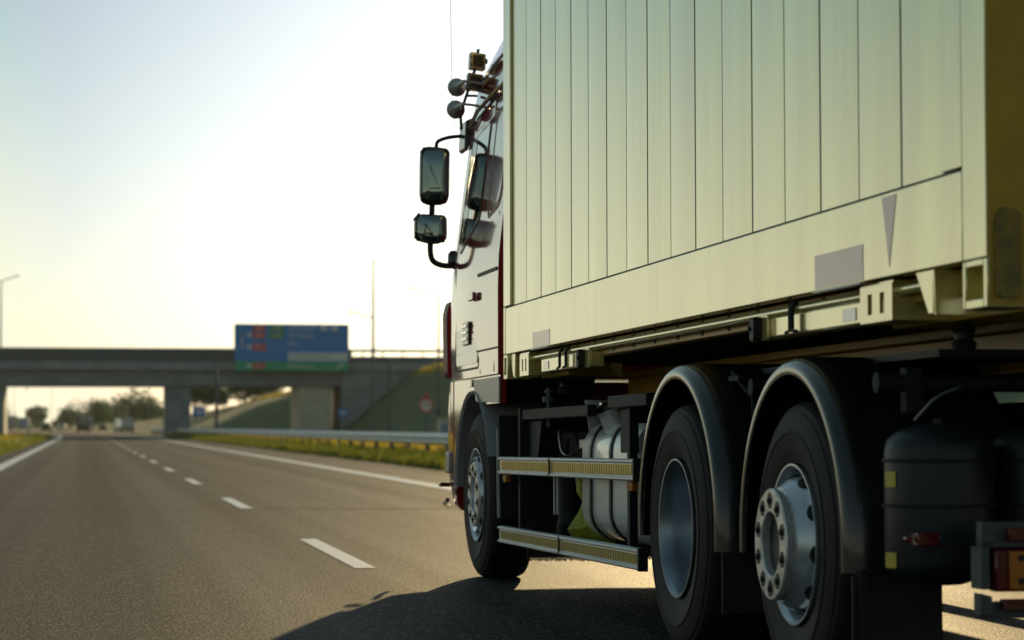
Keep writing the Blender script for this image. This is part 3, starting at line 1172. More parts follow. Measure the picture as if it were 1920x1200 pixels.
# bumper, wrapping the front corner
m = T()
rs = []
for w, uf, vo in ((-0.40, 16.78, 0.06), (-0.36, 16.88, 0.03), (-0.20, 16.93, 0.01), (0.0, 16.95, 0.0), (0.25, 16.93, 0.0), (0.436, 16.88, 0.0)):
    rs.append(ring(w, uf, 16.42, 2.66 + vo, 0.34))
loft(m, rs)
P(m, 'bumper', 'cab_red', smooth=30)
m = T()
rs = [ring(w, 16.965, 16.50, 2.645, 0.34) for w in (-0.16, -0.02)]
loft(m, rs)
P(m, 'bumper_trim', 'cab_grey', bevel=0.012)


def side(pts, out=0.004, th=0.006, name='trim', mt='plastic_black', parent=None, bevel=0.0, off=0.0):
    """flat shape on the left cab side; pts in (u, w)"""
    q = T()
    n = len(pts)
    vs = [(vl(w) + off - out, u, w) for u, w in pts] + [(vl(w) + off - out + th, u, w) for u, w in pts]
    fs = [tuple(range(n)), tuple(range(2 * n - 1, n - 1, -1))] + [(i, i + n, (i + 1) % n + n, (i + 1) % n) for i in range(n)]
    q.raw(vs, fs)
    return P(q, name, mt, bevel=bevel, parent=parent)


def line(pts, wd=0.012, name='seam', mt='plastic_matt', out=0.0025, closed=False, r=None, parent=None):
    """thin dark line following pts (u, w) on the cab side"""
    q = T()
    pp = [Vector((vl(w) - out, u, w)) for u, w in pts]
    if closed:
        pp.append(pp[0])
    vs, fs = [], []
    for i, p in enumerate(pp):
        a = pp[max(0, i - 1)] if not (closed and i == 0) else pp[-2]
        b = pp[min(len(pp) - 1, i + 1)] if not (closed and i == len(pp) - 1) else pp[1]
        d = (b - a)
        d.x = 0
        d.normalize()
        nn = Vector((0, -d.z, d.y)) * wd / 2
        vs += [p - nn, p + nn, p - nn + Vector((0.006, 0, 0)), p + nn + Vector((0.006, 0, 0))]
    for i in range(len(pp) - 1):
        k = 4 * i
        fs += [(k, k + 1, k + 5, k + 4), (k, k + 4, k + 6, k + 2), (k + 1, k + 3, k + 7, k + 5)]
    q.raw(vs, fs)
    return P(q, name, mt, parent=parent)


def rounded(pts, r, n=5):
    out = []
    m_ = len(pts)
    for i in range(m_):
        p0, p1, p2 = Vector(pts[i - 1]), Vector(pts[i]), Vector(pts[(i + 1) % m_])
        a = (p0 - p1).normalized() * r
        b = (p2 - p1).normalized() * r
        for k in range(n + 1):
            t = k / n
            q = (p1 + a) * (1 - t) ** 2 + p1 * 2 * t * (1 - t) + (p1 + b) * t ** 2
            out.append((q.x, q.y))
    return out


# door outline, window and rear quarter window
door = side(rounded([(16.30, 0.53), (15.50, 0.53), (15.50, 2.17), (16.20, 2.10), (16.36, 1.2)], 0.04), out=0.0035, th=0.01, name='door', mt='cab_red', bevel=0.001)
line(rounded([(16.335, 0.50), (15.47, 0.50), (15.47, 2.20), (16.22, 2.13), (16.395, 1.2)], 0.04), wd=0.014, closed=True, parent=None)
side(rounded([(16.30, 1.25), (15.645, 1.435), (15.588, 2.045), (16.17, 2.005)], 0.05), out=0.0055, th=0.01, name='window_frame', mt='plastic_black', parent=door)
side(rounded([(16.20, 1.32), (15.66, 1.455), (15.60, 2.03), (16.10, 1.98)], 0.05), out=0.0075, th=0.01, name='side_window', mt='glass_dark', parent=door)
line([(16.03, 1.97), (16.115, 1.36)], 0.020, name='window_bar', out=0.009)
side(rounded([(15.32, 1.44), (14.97, 1.50), (14.93, 2.05), (15.36, 2.03)], 0.07), out=0.0035, th=0.01, name='quarter_window', mt='cab_red')
line(rounded([(15.36, 1.41), (14.93, 1.47), (14.89, 2.09), (15.40, 2.07)], 0.09), wd=0.030, closed=True, name='quarter_window_frame', mt='red_plastic')
line([(15.415, 0.46), (15.415, 2.25)], 0.009)
line([(14.93, 0.46), (14.93, 1.42)], 0.012)
line([(16.5, 0.585), (16.2, 0.60), (14.82, 0.60)], 0.012)
line([(15.50, 1.07), (14.84, 1.07)], 0.020)
# air grille on the door with chrome bars
gr = side([(16.00, 0.655), (15.77, 0.655), (15.77, 0.80), (16.00, 0.80)], out=0.016, th=0.014, name='air_grille', mt='plastic_black', bevel=0.004)
q = T()
for z in (0.685, 0.725, 0.765):
    q.box(2.640, 2.652, 15.79, 15.98, z, z + 0.016)
P(q, 'grille_bar', 'chrome', parent=gr)
# door handle
side(rounded([(15.70, 0.92), (15.52, 0.92), (15.52, 0.97), (15.70, 0.97)], 0.012), out=0.03, th=0.025, name='door_handle', mt='cab_red', bevel=0.006)
# rain gutter and roof rail
q = T()
q.tube([(vl(2.10) - 0.02, 16.35, 2.10), (vl(2.18) - 0.022, 16.1, 2.175), (vl(2.20) - 0.022, 15.4, 2.215), (vl(2.2) - 0.022, 14.82, 2.23)], 0.014, n=8)
P(q, 'rain_gutter', 'plastic_black')
q = T()
q.tube([(vl(2.42) - 0.03, 16.2, 2.36), (vl(2.45) - 0.035, 15.5, 2.43), (vl(2.45) - 0.035, 14.85, 2.46)], 0.011, n=8)
P(q, 'roof_rail', 'chrome')

# windscreen, grille and headlights on the front (seen from other sides)
q = T()
rs = [ring(1.22, 16.85, 16.70, 2.86, 0.22, bow=0.10), ring(2.12, 16.76, 16.62, 2.94, 0.22, bow=0.10)]
loft(q, rs)
P(q, 'windscreen', 'glass_dark', smooth=30)
q = T()
q.box(3.2, 4.65, 16.90, 16.99, 0.46, 1.05)
for k in range(6):
    q.box(3.22, 4.63, 16.99, 17.01, 0.50 + k * 0.09, 0.54 + k * 0.09)
P(q, 'front_grille', 'plastic_black', bevel=0.004)
for vv in (2.98, 4.62):
    q = T()
    q.box(vv, vv + 0.36, 16.90, 16.985, 0.04, 0.26)
    P(q, 'headlight', 'lens_clear', bevel=0.02)
q = T()
q.prism([(16.74, 2.14), (17.06, 2.02), (17.06, 2.05), (16.74, 2.30)], 2.90, 4.95)
P(q, 'sun_visor', 'plastic_matt', bevel=0.01)

# wheel arch trim of the cab
C1 = (15.62, gz(15.62) + 0.51)
q = T()
pts = []
for i in range(25):
    a = math.pi * (0.02 + 0.86 * i / 24)
    pts.append((C1[0] + 0.648 * math.cos(a), C1[1] + 0.648 * math.sin(a)))
inn = []
for i in range(25):
    a = math.pi * (0.02 + 0.86 * i / 24)
    inn.append((C1[0] + 0.622 * math.cos(a), C1[1] + 0.622 * math.sin(a)))
n = 25
vs = []
for (a, b) in zip(pts, inn):
    vs += [(2.668, a[0], a[1]), (2.640, (a[0] + b[0]) / 2 + (a[0] - b[0]) * 0.2, (a[1] + b[1]) / 2 + (a[1] - b[1]) * 0.2), (2.655, b[0], b[1]), (3.02, b[0], b[1]), (3.02, a[0], a[1])]
fs = []
for i in range(n - 1):
    for k in range(5):
        fs.append((5 * i + k, 5 * i + (k + 1) % 5, 5 * (i + 1) + (k + 1) % 5, 5 * (i + 1) + k))
fs += [(0, 1, 2, 3, 4), tuple(range(5 * n - 1, 5 * n - 6, -1))]
q.raw(vs, fs)
P(q, 'wheel_arch_trim', 'cab_grey', smooth=40)
# panel above the arch, cut round
q = T()
top = 0.436
fs, vs = [], []
k = 0
cols = [(14.72 + (16.42 - 14.72) * i / 40) for i in range(41)]
for u in cols:
    d = abs(u - C1[0])
    lo = C1[1] + (math.sqrt(max(0.0, 0.645 ** 2 - d * d)) if d < 0.645 else 0)
    lo = max(lo, 0.27 if u < C1[0] else C1[1] + 0.02)
    for v_ in (2.664, 2.70):
        vs += [(v_, u, lo), (v_, u, top)]
for i in range(40):
    a = 4 * i
    fs += [(a, a + 1, a + 5, a + 4), (a + 2, a + 6, a + 7, a + 3), (a, a + 4, a + 6, a + 2), (a + 1, a + 3, a + 7, a + 5)]
fs += [(0, 2, 3, 1), (160, 161, 163, 162)]
q.raw(vs, fs)
P(q, 'wheel_arch_panel', 'cab_red', smooth=30)
q = T()
q.prism(rounded([(15.50, 0.29), (14.70, 0.27), (14.70, 0.425), (15.60, 0.425)], 0.02), 2.652, 2.663)
P(q, 'step_panel', 'cab_grey', bevel=0.003)
q = T()
q.box(2.648, 2.666, 15.62, 15.70, 0.385, 0.43)
P(q, 'side_marker', 'lens_red', bevel=0.004)
# mudguard behind the front wheel with pale edge, and spray fringe
q = T()
q.prism([(14.98, 0.20), (15.04, 0.20), (15.03, -0.25), (15.0, -0.42), (14.95, -0.42)], 2.70, 3.06)
P(q, 'rear_mudguard', 'plastic_matt', bevel=0.01)
q = T()
q.tube([(2.70, 14.99, 0.12), (2.70, 14.97, -0.25), (2.70, 14.955, -0.41)], 0.012, n=8)
P(q, 'mudguard_edge', 'cab_grey')
q = T()
q.box(2.86, 4.85, 14.90, 14.92, -0.645, 0.1)
rn = random.Random(3)
x = 2.86
while x < 4.85:
    q.box(x, x + 0.004, 14.905, 14.912, -0.645 - rn.uniform(0.012, 0.026), -0.645)
    x += 0.0065
P(q, 'spray_flap', 'plastic_matt')
# deflector blade at the front corner
q = T()
pr = rounded([(16.88, 0.47), (17.0, 0.47), (17.02, 0.98), (16.93, 1.0)], 0.03)
q.prism(rounded([(2.690, 0.50), (2.722, 0.462), (2.768, 0.55), (2.775, 0.90), (2.745, 0.995), (2.706, 0.985), (2.684, 0.90)], 0.02), 16.84, 17.02, axis='y')
P(q, 'corner_deflector', 'red_plastic', bevel=0.008)
q = T()
q.prism(rounded([(2.74, -0.15), (2.79, -0.10), (2.79, 0.30), (2.765, 0.36), (2.735, 0.28), (2.725, -0.05)], 0.02), 16.90, 17.03, axis='y')
P(q, 'corner_deflector', 'red_plastic', bevel=0.008)
# little protruding marker on the bumper
q = T()
q.box(2.62, 2.69, 16.70, 16.78, -0.250, -0.222)
P(q, 'marker_arm', 'lens_red', bevel=0.006)
q = T()
q.tube([(2.652, 16.60, -0.335), (2.655, 16.72, -0.36), (2.70, 16.86, -0.38)], 0.016, n=8)
P(q, 'bumper_strip', 'chrome')
# cab steps and inner parts
q = T()
q.box(2.76, 3.3, 15.0, 16.5, 0.32, 0.434)
q.box(3.1, 4.75, 14.95, 16.6, -0.05, 0.30)
P(q, 'engine_housing', 'steel_dark', bevel=0.02)


# --- mirrors
def mirror(pts, u, name_l, glass_in):
    q = T()
    rp = rounded(pts, 0.042, 6)
    cx = sum(p[0] for p in rp) / len(rp)
    cz = sum(p[1] for p in rp) / len(rp)
    vs, fs = [], []
    n = len(rp)
    for (sc, yy) in ((0.93, u - 0.012), (1.0, u), (0.99, u + 0.05), (0.80, u + 0.11), (0.45, u + 0.13)):
        vs += [(cx + (p[0] - cx) * sc, yy, cz + (p[1] - cz) * sc) for p in rp]
    for j in range(4):
        for i in range(n):
            fs.append((j * n + i, j * n + (i + 1) % n, (j + 1) * n + (i + 1) % n, (j + 1) * n + i))
    fs += [tuple(range(n - 1, -1, -1)), tuple(range(4 * n, 5 * n))]
    q.raw(vs, fs)
    h = P(q, 'mirror', 'plastic_black', smooth=50)
    h['label'] = name_l
    q = T()
    vs = []
    fs = []
    for sc, yy in ((0.84, u - 0.014), (0.80, u - 0.017), (0.4, u - 0.020)):
        vs += [(cx + (p[0] - cx) * sc, yy - (p[0] - cx) * sc * 0.16 - 0.012, cz + (p[1] - cz) * (sc + 0.03)) for p in rp]
    for j in range(2):
        for i in range(n):
            fs.append((j * n + i, j * n + (i + 1) % n, (j + 1) * n + (i + 1) % n, (j + 1) * n + i))
    fs += [tuple(range(n - 1, -1, -1)), tuple(range(2 * n, 3 * n))]
    q.raw(vs, fs)
    P(q, 'mirror_glass', 'mirror_glass', parent=h, smooth=50)
    return h


mirror([(2.470, 1.655), (2.505, 1.612), (2.640, 1.612), (2.668, 1.66), (2.672, 1.99), (2.500, 2.004), (2.474, 1.97)], 16.62, 'tall upper wing mirror', 0.9)
mirror([(2.434, 1.40), (2.46, 1.372), (2.56, 1.350), (2.632, 1.362), (2.655, 1.40), (2.652, 1.548), (2.455, 1.553), (2.436, 1.53)], 16.62, 'wide lower wing mirror', 0.9)
q = T()
q.tube([(2.595, 16.70, 1.99), (2.592, 16.70, 2.035), (2.62, 16.70, 2.058), (2.70, 16.68, 2.078), (2.79, 16.62, 2.075)], 0.013, n=10, smooth=2)
P(q, 'mirror_arm', 'plastic_matt')
q = T()
q.tube([(2.565, 16.70, 1.63), (2.562, 16.70, 1.54)], 0.020, n=10)
P(q, 'mirror_arm', 'plastic_matt')
q = T()
q.tube([(2.552, 16.70, 1.37), (2.552, 16.70, 1.29), (2.57, 16.70, 1.24), (2.63, 16.69, 1.215), (2.70, 16.66, 1.212), (2.74, 16.6, 1.212)], 0.020, n=10, smooth=2)
P(q, 'mirror_arm', 'plastic_matt')
q = T()
q.lathe([(1.222, 0.0), (1.222, 0.055), (1.235, 0.066), (1.29, 0.062), (1.31, 0.045), (1.312, 0.0)], n=20, c=(2.72, 16.62, 0), axis='z')
q.box(2.70, 2.80, 16.55, 16.68, 1.20, 1.25)
P(q, 'mirror_bracket', 'plastic_black', smooth=40)
q = T()
q.prism(rounded([(2.745, 1.98), (2.77, 1.96), (2.80, 2.10), (2.80, 2.18), (2.755, 2.16)], 0.01), 16.48, 16.72, axis='y')
P(q, 'mirror_bracket', 'plastic_black', bevel=0.01)

# --- lamps, horns and aerial at the roof edge
for (cx, cz) in ((2.792, 2.520), (2.776, 2.384)):
    q = T()
    q.prism(rounded([(cx - 0.054, cz - 0.052), (cx + 0.050, cz - 0.062), (cx + 0.054, cz + 0.044), (cx - 0.048, cz + 0.058)], 0.008), 16.22, 16.30, axis='y')
    lp = P(q, 'work_lamp', 'plastic_black', bevel=0.004)
    q = T()
    q.prism([(cx - 0.03, cz - 0.035), (cx + 0.035, cz - 0.04), (cx + 0.035, cz + 0.03), (cx - 0.03, cz + 0.038)], 16.208, 16.218, axis='y')
    q.box(cx - 0.047, cx - 0.039, 16.212, 16.219, cz - 0.03, cz - 0.02)
    q.box(cx - 0.047, cx - 0.039, 16.212, 16.219, cz + 0.02, cz + 0.03)
    P(q, 'lamp_plate', 'nut_dark', parent=lp)
    q = T()
    q.box(cx + 0.054, 2.86, 16.24, 16.28, cz - 0.014, cz + 0.016)
    P(q, 'lamp_bracket', 'steel_dark', parent=lp)
for (cx, cz) in ((2.681, 2.366), (2.674, 2.220)):
    q = T()
    q.lathe([(16.40, 0.0), (16.40, 0.056), (16.392, 0.062), (16.37, 0.054), (16.34, 0.032), (16.27, 0.018), (16.16, 0.013), (16.10, 0.011), (16.10, 0)], n=24, c=(cx, 0, cz), axis='y')
    q.tube([(cx, 16.12, cz), (cx + 0.05, 16.08, cz - 0.01), (2.80, 16.08, cz - 0.02)], 0.009, n=8)
    P(q, 'air_horn', 'cab_grey', smooth=50)
q = T()
q.tube([(2.80, 16.25, 2.60), (2.775, 16.25, 2.45), (2.735, 16.3, 2.32), (2.70, 16.36, 2.19), (2.72, 16.45, 2.10)], 0.010, n=8, smooth=1)
q.tube([(2.73, 16.3, 2.30), (2.80, 16.3, 2.30)], 0.009, n=8)
P(q, 'lamp_rail', 'steel_dark')
q = T()
q.tube([(2.72, 16.42, 2.08), (2.668, 16.42, 2.14), (2.655, 16.42, 2.22), (2.64, 16.42, 3.2)], 0.0022, n=6)
P(q, 'aerial', 'plastic_matt')


# --- wheels
def tyre_profile(wd=0.30, r=0.51):
    pr = [(0.030, 0.283), (0.012, 0.292), (0.004, 0.318), (-0.006, 0.36), (-0.010, 0.395), (-0.0125, 0.397), (-0.0125, 0.404), (-0.008, 0.407), (-0.004, 0.44), (0.006, 0.468), (0.008, 0.474), (0.012, 0.475), (0.020, 0.494), (0.034, r - 0.006)]
    x = 0.045
    gap = (wd - 0.09) / 5
    pr.append((x, r - 0.001))
    for k in range(1, 5):
        c = 0.045 + gap * k
        pr += [(c - 0.008, r), (c - 0.006, r - 0.014), (c + 0.006, r - 0.014), (c + 0.008, r)]
    pr.append((wd - 0.045, r - 0.001))
    pr += [(wd - 0.020, 0.494), (wd - 0.004, 0.44), (wd + 0.008, 0.38), (wd, 0.31), (wd - 0.03, 0.283)]
    return pr


def wheel(v, u, kind, mirror_x=False, dual=False):
    rim = MB()
    if kind == 'drive':
        rim.lathe([(0.26, 0.275), (0.02, 0.276), (0.004, 0.288), (-0.004, 0.288), (-0.004, 0.281), (0.008, 0.272), (0.02, 0.266), (0.06, 0.258), (0.15, 0.250), (0.175, 0.235), (0.185, 0.19), (0.165, 0.14), (0.165, 0.0)], n=64)
    else:
        rim.lathe([(0.26, 0.275), (0.02, 0.276), (0.004, 0.288), (-0.004, 0.288), (-0.004, 0.281), (0.008, 0.272), (0.02, 0.266), (0.06, 0.258), (0.13, 0.254), (0.150, 0.250), (0.150, 0.246), (0.100, 0.244), (0.02, 0.241), (0.002, 0.237), (-0.014, 0.229), (-0.030 if kind == 'tag' else -0.004, 0.214), (-0.045 if kind == 'tag' else 0.0, 0.204)], n=64)
    base = rim.build('wheel', 'rim_drive' if kind == 'drive' else 'rim_silver', TR, smooth=40)
    base.location = Vector((v, u, gz(u) + 0.51)) - TB
    ty = MB()
    ty.lathe(tyre_profile(), n=96, closed=True)
    if dual:
        ty.lathe([(a + 0.34, r) for a, r in tyre_profile()], n=64, closed=True)
    for k in range(72):
        a = 2 * math.pi * k / 72
        c_, s_ = math.cos(a), math.sin(a)
        tw = 0.0065
        q0 = []
        for xx, rr_ in ((0.0035, 0.452), (0.0165, 0.487), (0.021, 0.486), (0.010, 0.452)):
            for sg in (-1, 1):
                q0.append((xx, rr_ * c_ - sg * tw * s_, rr_ * s_ + sg * tw * c_))
        ty.raw(q0, [(0, 1, 3, 2), (0, 2, 4, 6), (1, 7, 5, 3), (2, 3, 5, 4)])
    ty.build('tyre', 'rubber', base, smooth=30)
    if kind != 'drive':
        px = -0.085 if kind == 'tag' else -0.02
        bx = -0.043 if kind == 'tag' else 0.03
        h = MB()
        h.lathe([(bx, 0.200), (px + 0.040, 0.200), (px + 0.034, 0.192), (px + 0.026, 0.192), (px + 0.020, 0.200), (px + 0.006, 0.200), (px, 0.194), (px, 0.118), (px + 0.006, 0.112), (px + 0.10, 0.108), (px + 0.10, 0.085), (px + 0.102, 0.0)], n=64)
        h.build('hub', 'hub_metal', base, smooth=30)
        nn = MB()
        for k in range(10):
            a = 2 * math.pi * (k + 0.5) / 10
            cy, cz = 0.1565 * math.cos(a), 0.1565 * math.sin(a)
            nn.lathe([(px - 0.001, 0.0), (px - 0.0015, 0.029), (px + 0.004, 0.029)], n=18, c=(0, cy, cz))
            nn.lathe([(px - 0.010, 0.0), (px - 0.010, 0.008), (px - 0.002, 0.015), (px + 0.002, 0.015)], n=6, c=(0, cy, cz))
        nn.lathe([(px + 0.030, 0.0), (px + 0.030, 0.109), (px + 0.05, 0.109)], n=32)  # dark disc put in for the shade inside the open hub
        nn.build('nuts_and_hub_shade', 'nut_dark', base, smooth=30)
        hh = MB()
        for k in range(10):
            a = 2 * math.pi * k / 10 + 0.12
            d = Vector((0, math.cos(a), math.sin(a)))
            s = d.cross(Vector((1, 0, 0)))
            pts = []
            for j in range(16):
                t = 2 * math.pi * j / 16
                x = 0.016 + 0.026 * math.cos(t)
                yy = 0.034 * math.sin(t)
                rr = 0.2485 - max(0.0, 0.012 - x) * 0.55
                pts.append(Vector((x, 0, 0)) + d * math.sqrt(rr * rr - yy * yy) + s * yy)
            n0 = [p_ - d * 0.01 for p_ in pts]
            hh.raw(pts + n0, [tuple(range(16))] + [(i, (i + 1) % 16, (i + 1) % 16 + 16, i + 16) for i in range(16)])
        hh.build('hand_holes', 'nut_dark', base, smooth=30)
    if mirror_x:
        base.rotation_euler = (0, 0, math.pi)
    return base


wheel(2.675, 15.62, 'front')
wheel(2.600, 10.28, 'drive', dual=True)
wheel(2.655, 8.80, 'tag')
wheel(2 * VC - 2.675, 15.62, 'front', True)
wheel(2 * VC - 2.600, 10.28, 'drive', True, dual=True)
wheel(2 * VC - 2.655, 8.80, 'tag', True)


# --- fenders of the rear axles
def fender(v0, uc, rr, sgn=1, depth=0.62, drop=0.05):
    zc = gz(uc) + 0.51
    sec = [(0.010, rr - 0.036), (0.000, rr - 0.034), (-0.004, rr - 0.012), (0.002, rr + 0.004), (0.018, rr + 0.018), (0.045, rr + 0.026), (0.09, rr + 0.029), (depth, rr + 0.029), (depth, rr + 0.022), (0.05, rr + 0.018), (0.022, rr + 0.006), (0.012, rr - 0.012)]
    n = len(sec)
    frames = []
    for i in range(49):
        a = math.pi * i / 48
        frames.append((math.cos(a), math.sin(a), 0))
    frames = [(1, 0, -drop)] + frames + [(-1, 0, -drop - 0.02)]
    vs, fs = [], []
    for c, s, dz in frames:
        for a, r in sec:
            vs.append((v0 + sgn * a, uc + c * r, zc + s * r + dz))
    for i in range(len(frames) - 1):
        for k in range(n):
            fs.append((i * n + k, i * n + (k + 1) % n, (i + 1) * n + (k + 1) % n, (i + 1) * n + k))
    fs += [tuple(range(n)), tuple(range((len(frames) - 1) * n, len(frames) * n))]
    q = T()
    q.raw(vs, fs)
    return P(q, 'fender', 'plastic_black', smooth=45)


fender(2.585, 10.24, 0.652)
fender(2.625, 8.76, 0.640)
fender(2 * VC - 2.585, 10.24, 0.652, -1)
fender(2 * VC - 2.625, 8.76, 0.640, -1)
# mud flaps
q = T()
q.box(2.60, 3.20, 9.555, 9.575, -0.64, -0.40)
P(q, 'mud_flap', 'rubber', bevel=0.004)
q = T()
q.box(2.64, 2.95, 8.075, 8.095, -0.72, -0.42)
q.box(2.66, 2.69, 8.06, 8.11, -0.80, -0.40)
P(q, 'mud_flap', 'rubber', bevel=0.004)
# fender carrier tubes and clamp
for (u0, v1, w) in ((9.52, 3.4, 0.235), (8.02, 3.6, 0.215)):
    q = T()
    q.cyl((2.72, u0, w), (v1, u0, w), 0.030, n=16)
    q.cyl((2.705, u0, w), (2.722, u0, w), 0.036, n=16)
    q.cyl((2.80, u0, w - 0.055), (2.82, u0, w - 0.055), 0.014, n=10)
    q.box(2.80, 2.86, u0 - 0.03, u0 + 0.03, w - 0.10, w + 0.05)
    P(q, 'fender_bracket', 'steel_dark', bevel=0.003)
q = T()
q.tube([(2.70, 9.75, 0.30), (2.72, 9.68, 0.25), (2.74, 9.60, 0.20), (2.74, 9.56, 0.05), (2.74, 9.53, -0.02)], 0.012, n=8)
q.box(2.69, 2.73, 9.64, 9.78, 0.265, 0.285)
P(q, 'fender_stay', 'steel_dark')

# --- chassis
q = T()
for vv in (3.47, 4.30):
    q.box(vv, vv + 0.08, 7.35, 16.3, -0.085, 0.165)
for uu in (7.4, 8.1, 9.5, 11.2, 12.6, 14.2):
    q.box(3.55, 4.30, uu, uu + 0.12, -0.06, 0.14)
P(q, 'chassis_frame', 'steel_dark', bevel=0.006)
q = T()
for uu in (7.60, 10.05, 12.0, 13.9):
    q.box(3.35, 3.462, uu, uu + 0.22, 0.02, 0.26)
    q.box(4.39, 4.50, uu, uu + 0.22, 0.02, 0.26)
q.box(3.36, 3.461, 10.9, 14.6, 0.166, 0.268)  # dark plate added to block the sky showing through under the container
P(q, 'frame_support_gap_plate', 'steel_dark', bevel=0.006)
q = T()
for uu, ww in ((15.62, 0.10), (10.28, 0.16), (8.80, 0.12)):
    q.cyl((2.95, uu, gz(uu) + 0.51), (4.9, uu, gz(uu) + 0.51), ww * 0.7, n=16)
q.lathe([(-0.2, 0.05), (-0.14, 0.19), (0.14, 0.19), (0.2, 0.05)], n=20, c=(VC, 10.28, gz(10.28) + 0.51))
P(q, 'axle', 'steel_dark')
q = T()
q.box(3.02, 3.44, 12.95, 14.75, -0.40, 0.10)
q.box(3.02, 3.44, 11.1, 12.7, -0.36, 0.10)
q.box(4.40, 5.05, 11.3, 14.5, -0.30, 0.12)
q.box(3.55, 4.2, 9.3, 14.9, -0.30, -0.10)
P(q, 'equipment_box', 'steel_dark', bevel=0.01)
q = T()
q.box(2.90, 3.43, 7.95, 11.6, 0.30, 0.325)
q.box(4.42, 4.95, 7.95, 11.6, 0.30, 0.325)
P(q, 'splash_shield', 'plastic_matt')
# air springs near the front
q = T()
q.cyl((2.95, 13.35, 0.05), (2.95, 13.35, 0.26), 0.045, 0.075, n=16)
q.box(2.86, 3.05, 13.27, 13.42, 0.0, 0.05)
P(q, 'lifting_bellow', 'cab_grey', bevel=0.004)
q = T()
q.cyl((2.80, 13.95, 0.12), (2.80, 13.95, 0.34), 0.011, n=8)
q.cyl((2.80, 13.95, 0.26), (2.80, 13.95, 0.29), 0.035, n=12)
q.cyl((2.80, 13.95, 0.31), (2.80, 13.95, 0.33), 0.022, n=12)
P(q, 'tensioning_screw', 'galv_dark')

# --- frame posts and cross bars at the side
for u0 in (14.50, 11.72):
    q = T()
    q.box(2.74, 2.78, u0, u0 + 0.055, -0.52, 0.235)
    q.box(2.745, 3.3, u0 + 0.002, u0 + 0.05, 0.12, 0.20)
    for z in (-0.10, -0.50):
        q.box(2.70, 2.74, u0 + 0.004, u0 + 0.05, z - 0.04, z + 0.04)
    P(q, 'side_post', 'steel_dark', bevel=0.004)
q = T()
q.box(2.75, 2.80, 12.70, 14.49, 0.165, 0.225)
P(q, 'top_bar', 'steel_dark', bevel=0.005)
q = T()
q.box(2.72, 2.80, 11.3, 12.10, 0.195, 0.255)
q.box(2.76, 2.80, 11.78, 12.0, -0.02, 0.193)
P(q, 'top_bar', 'steel_dark', bevel=0.005)
q = T()
q.prism([(14.49, 0.16), (14.1, 0.16), (14.25, -0.10), (14.49, -0.10)], 2.79, 2.81)
P(q, 'gusset_plate', 'steel_dark', bevel=0.003)
# side guards with amber reflective strip
for (w0, w1, u0, u1) in ((-0.148, -0.046, 11.28, 14.74), (-0.548, -0.449, 11.19, 14.75)):
    q = T()
    h_ = w1 - w0
    q.prism([(2.662, w0), (2.652, w0 + 0.006), (2.652, w0 + 0.016), (2.664, w0 + 0.020), (2.664, w1 - 0.020), (2.652, w1 - 0.016), (2.652, w1 - 0.006), (2.662, w1), (2.690, w1), (2.690, w0)], u0, u1, axis='y')
    gd = P(q, 'side_guard', 'alu', bevel=0.0015)
    q = T()
    um = u0 + (u1 - u0) * (0.56 if w0 > -0.3 else 0.50)
    q.box(2.6605, 2.6635, u0 + 0.03, um - 0.02, w0 + 0.026, w1 - 0.026)
    q.box(2.6605, 2.6635, um + 0.02, u1 - 0.05, w0 + 0.026, w1 - 0.026)
    P(q, 'reflective_strip', 'reflector_amber', parent=gd)
    q = T()
    uu = u0 + 0.06
    while uu < u1 - 0.08:
        if abs(uu - um) > 0.03:
            q.box(2.6590, 2.6603, uu, uu + 0.005, w0 + 0.026, w1 - 0.026)
        uu += 0.052
    q.box(2.648, 2.6603, um - 0.006, um + 0.006, w0 + 0.004, w1 - 0.004)
    P(q, 'strip_pattern', 'reflector_line', parent=gd)
    q = T()
    q.box(2.648, 2.694, u0 - 0.028, u0 - 0.002, w0 - 0.003, w1 + 0.003)
    P(q, 'end_cap', 'plastic_matt', parent=gd, bevel=0.004)
for uu, vv in ((14.60, 2.675), (11.40, 2.675)):
    q = T()
    q.box(vv, vv + 0.03, uu, uu + 0.10, -0.195, -0.150)
    P(q, 'side_marker', 'lens_amber', bevel=0.004)

# --- silver tank with straps
TKC, TKH, TKD = -0.165, 0.31, 0.31


def tank_section(s, n=9):
    out = []
    r = 0.16
    for cx, cz, a0 in ((2.83 + r, TKC + TKH - r, 180), (3.42 - r, TKC + TKH - r, 90), (3.42 - r, TKC - TKH + r, 0), (2.83 + r, TKC - TKH + r, -90)):
        for k in range(n):
            a = R(a0 - 90 * k / (n - 1))
            out.append((cx + (r + s) * math.cos(a), cz + (r + s) * math.sin(a)))
    return out


q = T()
vs, fs = [], []
us = [(12.02, -0.05), (12.04, -0.012), (12.08, 0), (13.20, 0), (13.24, -0.012), (13.26, -0.05)]
sec = None
for u_, s in us:
    sec = tank_section(s)
    vs += [(a, u_, b) for a, b in sec]
n = len(sec)
for j in range(len(us) - 1):
    for i in range(n):
        fs.append((j * n + i, j * n + (i + 1) % n, (j + 1) * n + (i + 1) % n, (j + 1) * n + i))
fs += [tuple(range(n)), tuple(range((len(us) - 1) * n, len(us) * n))]
q.raw(vs, fs)
tk = P(q, 'fuel_tank', 'tank_alu', smooth=40)
for uu in (12.95, 12.48):
    q = T()
    s0, s1 = tank_section(0.002), tank_section(0.010)
    vs = [(a, uu, b) for a, b in s0] + [(a, uu, b) for a, b in s1] + [(a, uu + 0.045, b) for a, b in s1] + [(a, uu + 0.045, b) for a, b in s0]
    fs = []
    for j in range(4):
        j2 = (j + 1) % 4
        for i in range(n):
            fs.append((j * n + i, j * n + (i + 1) % n, j2 * n + (i + 1) % n, j2 * n + i))
    q.raw(vs, fs)
    P(q, 'strap', 'nut_dark', parent=tk, smooth=40)
q = T()
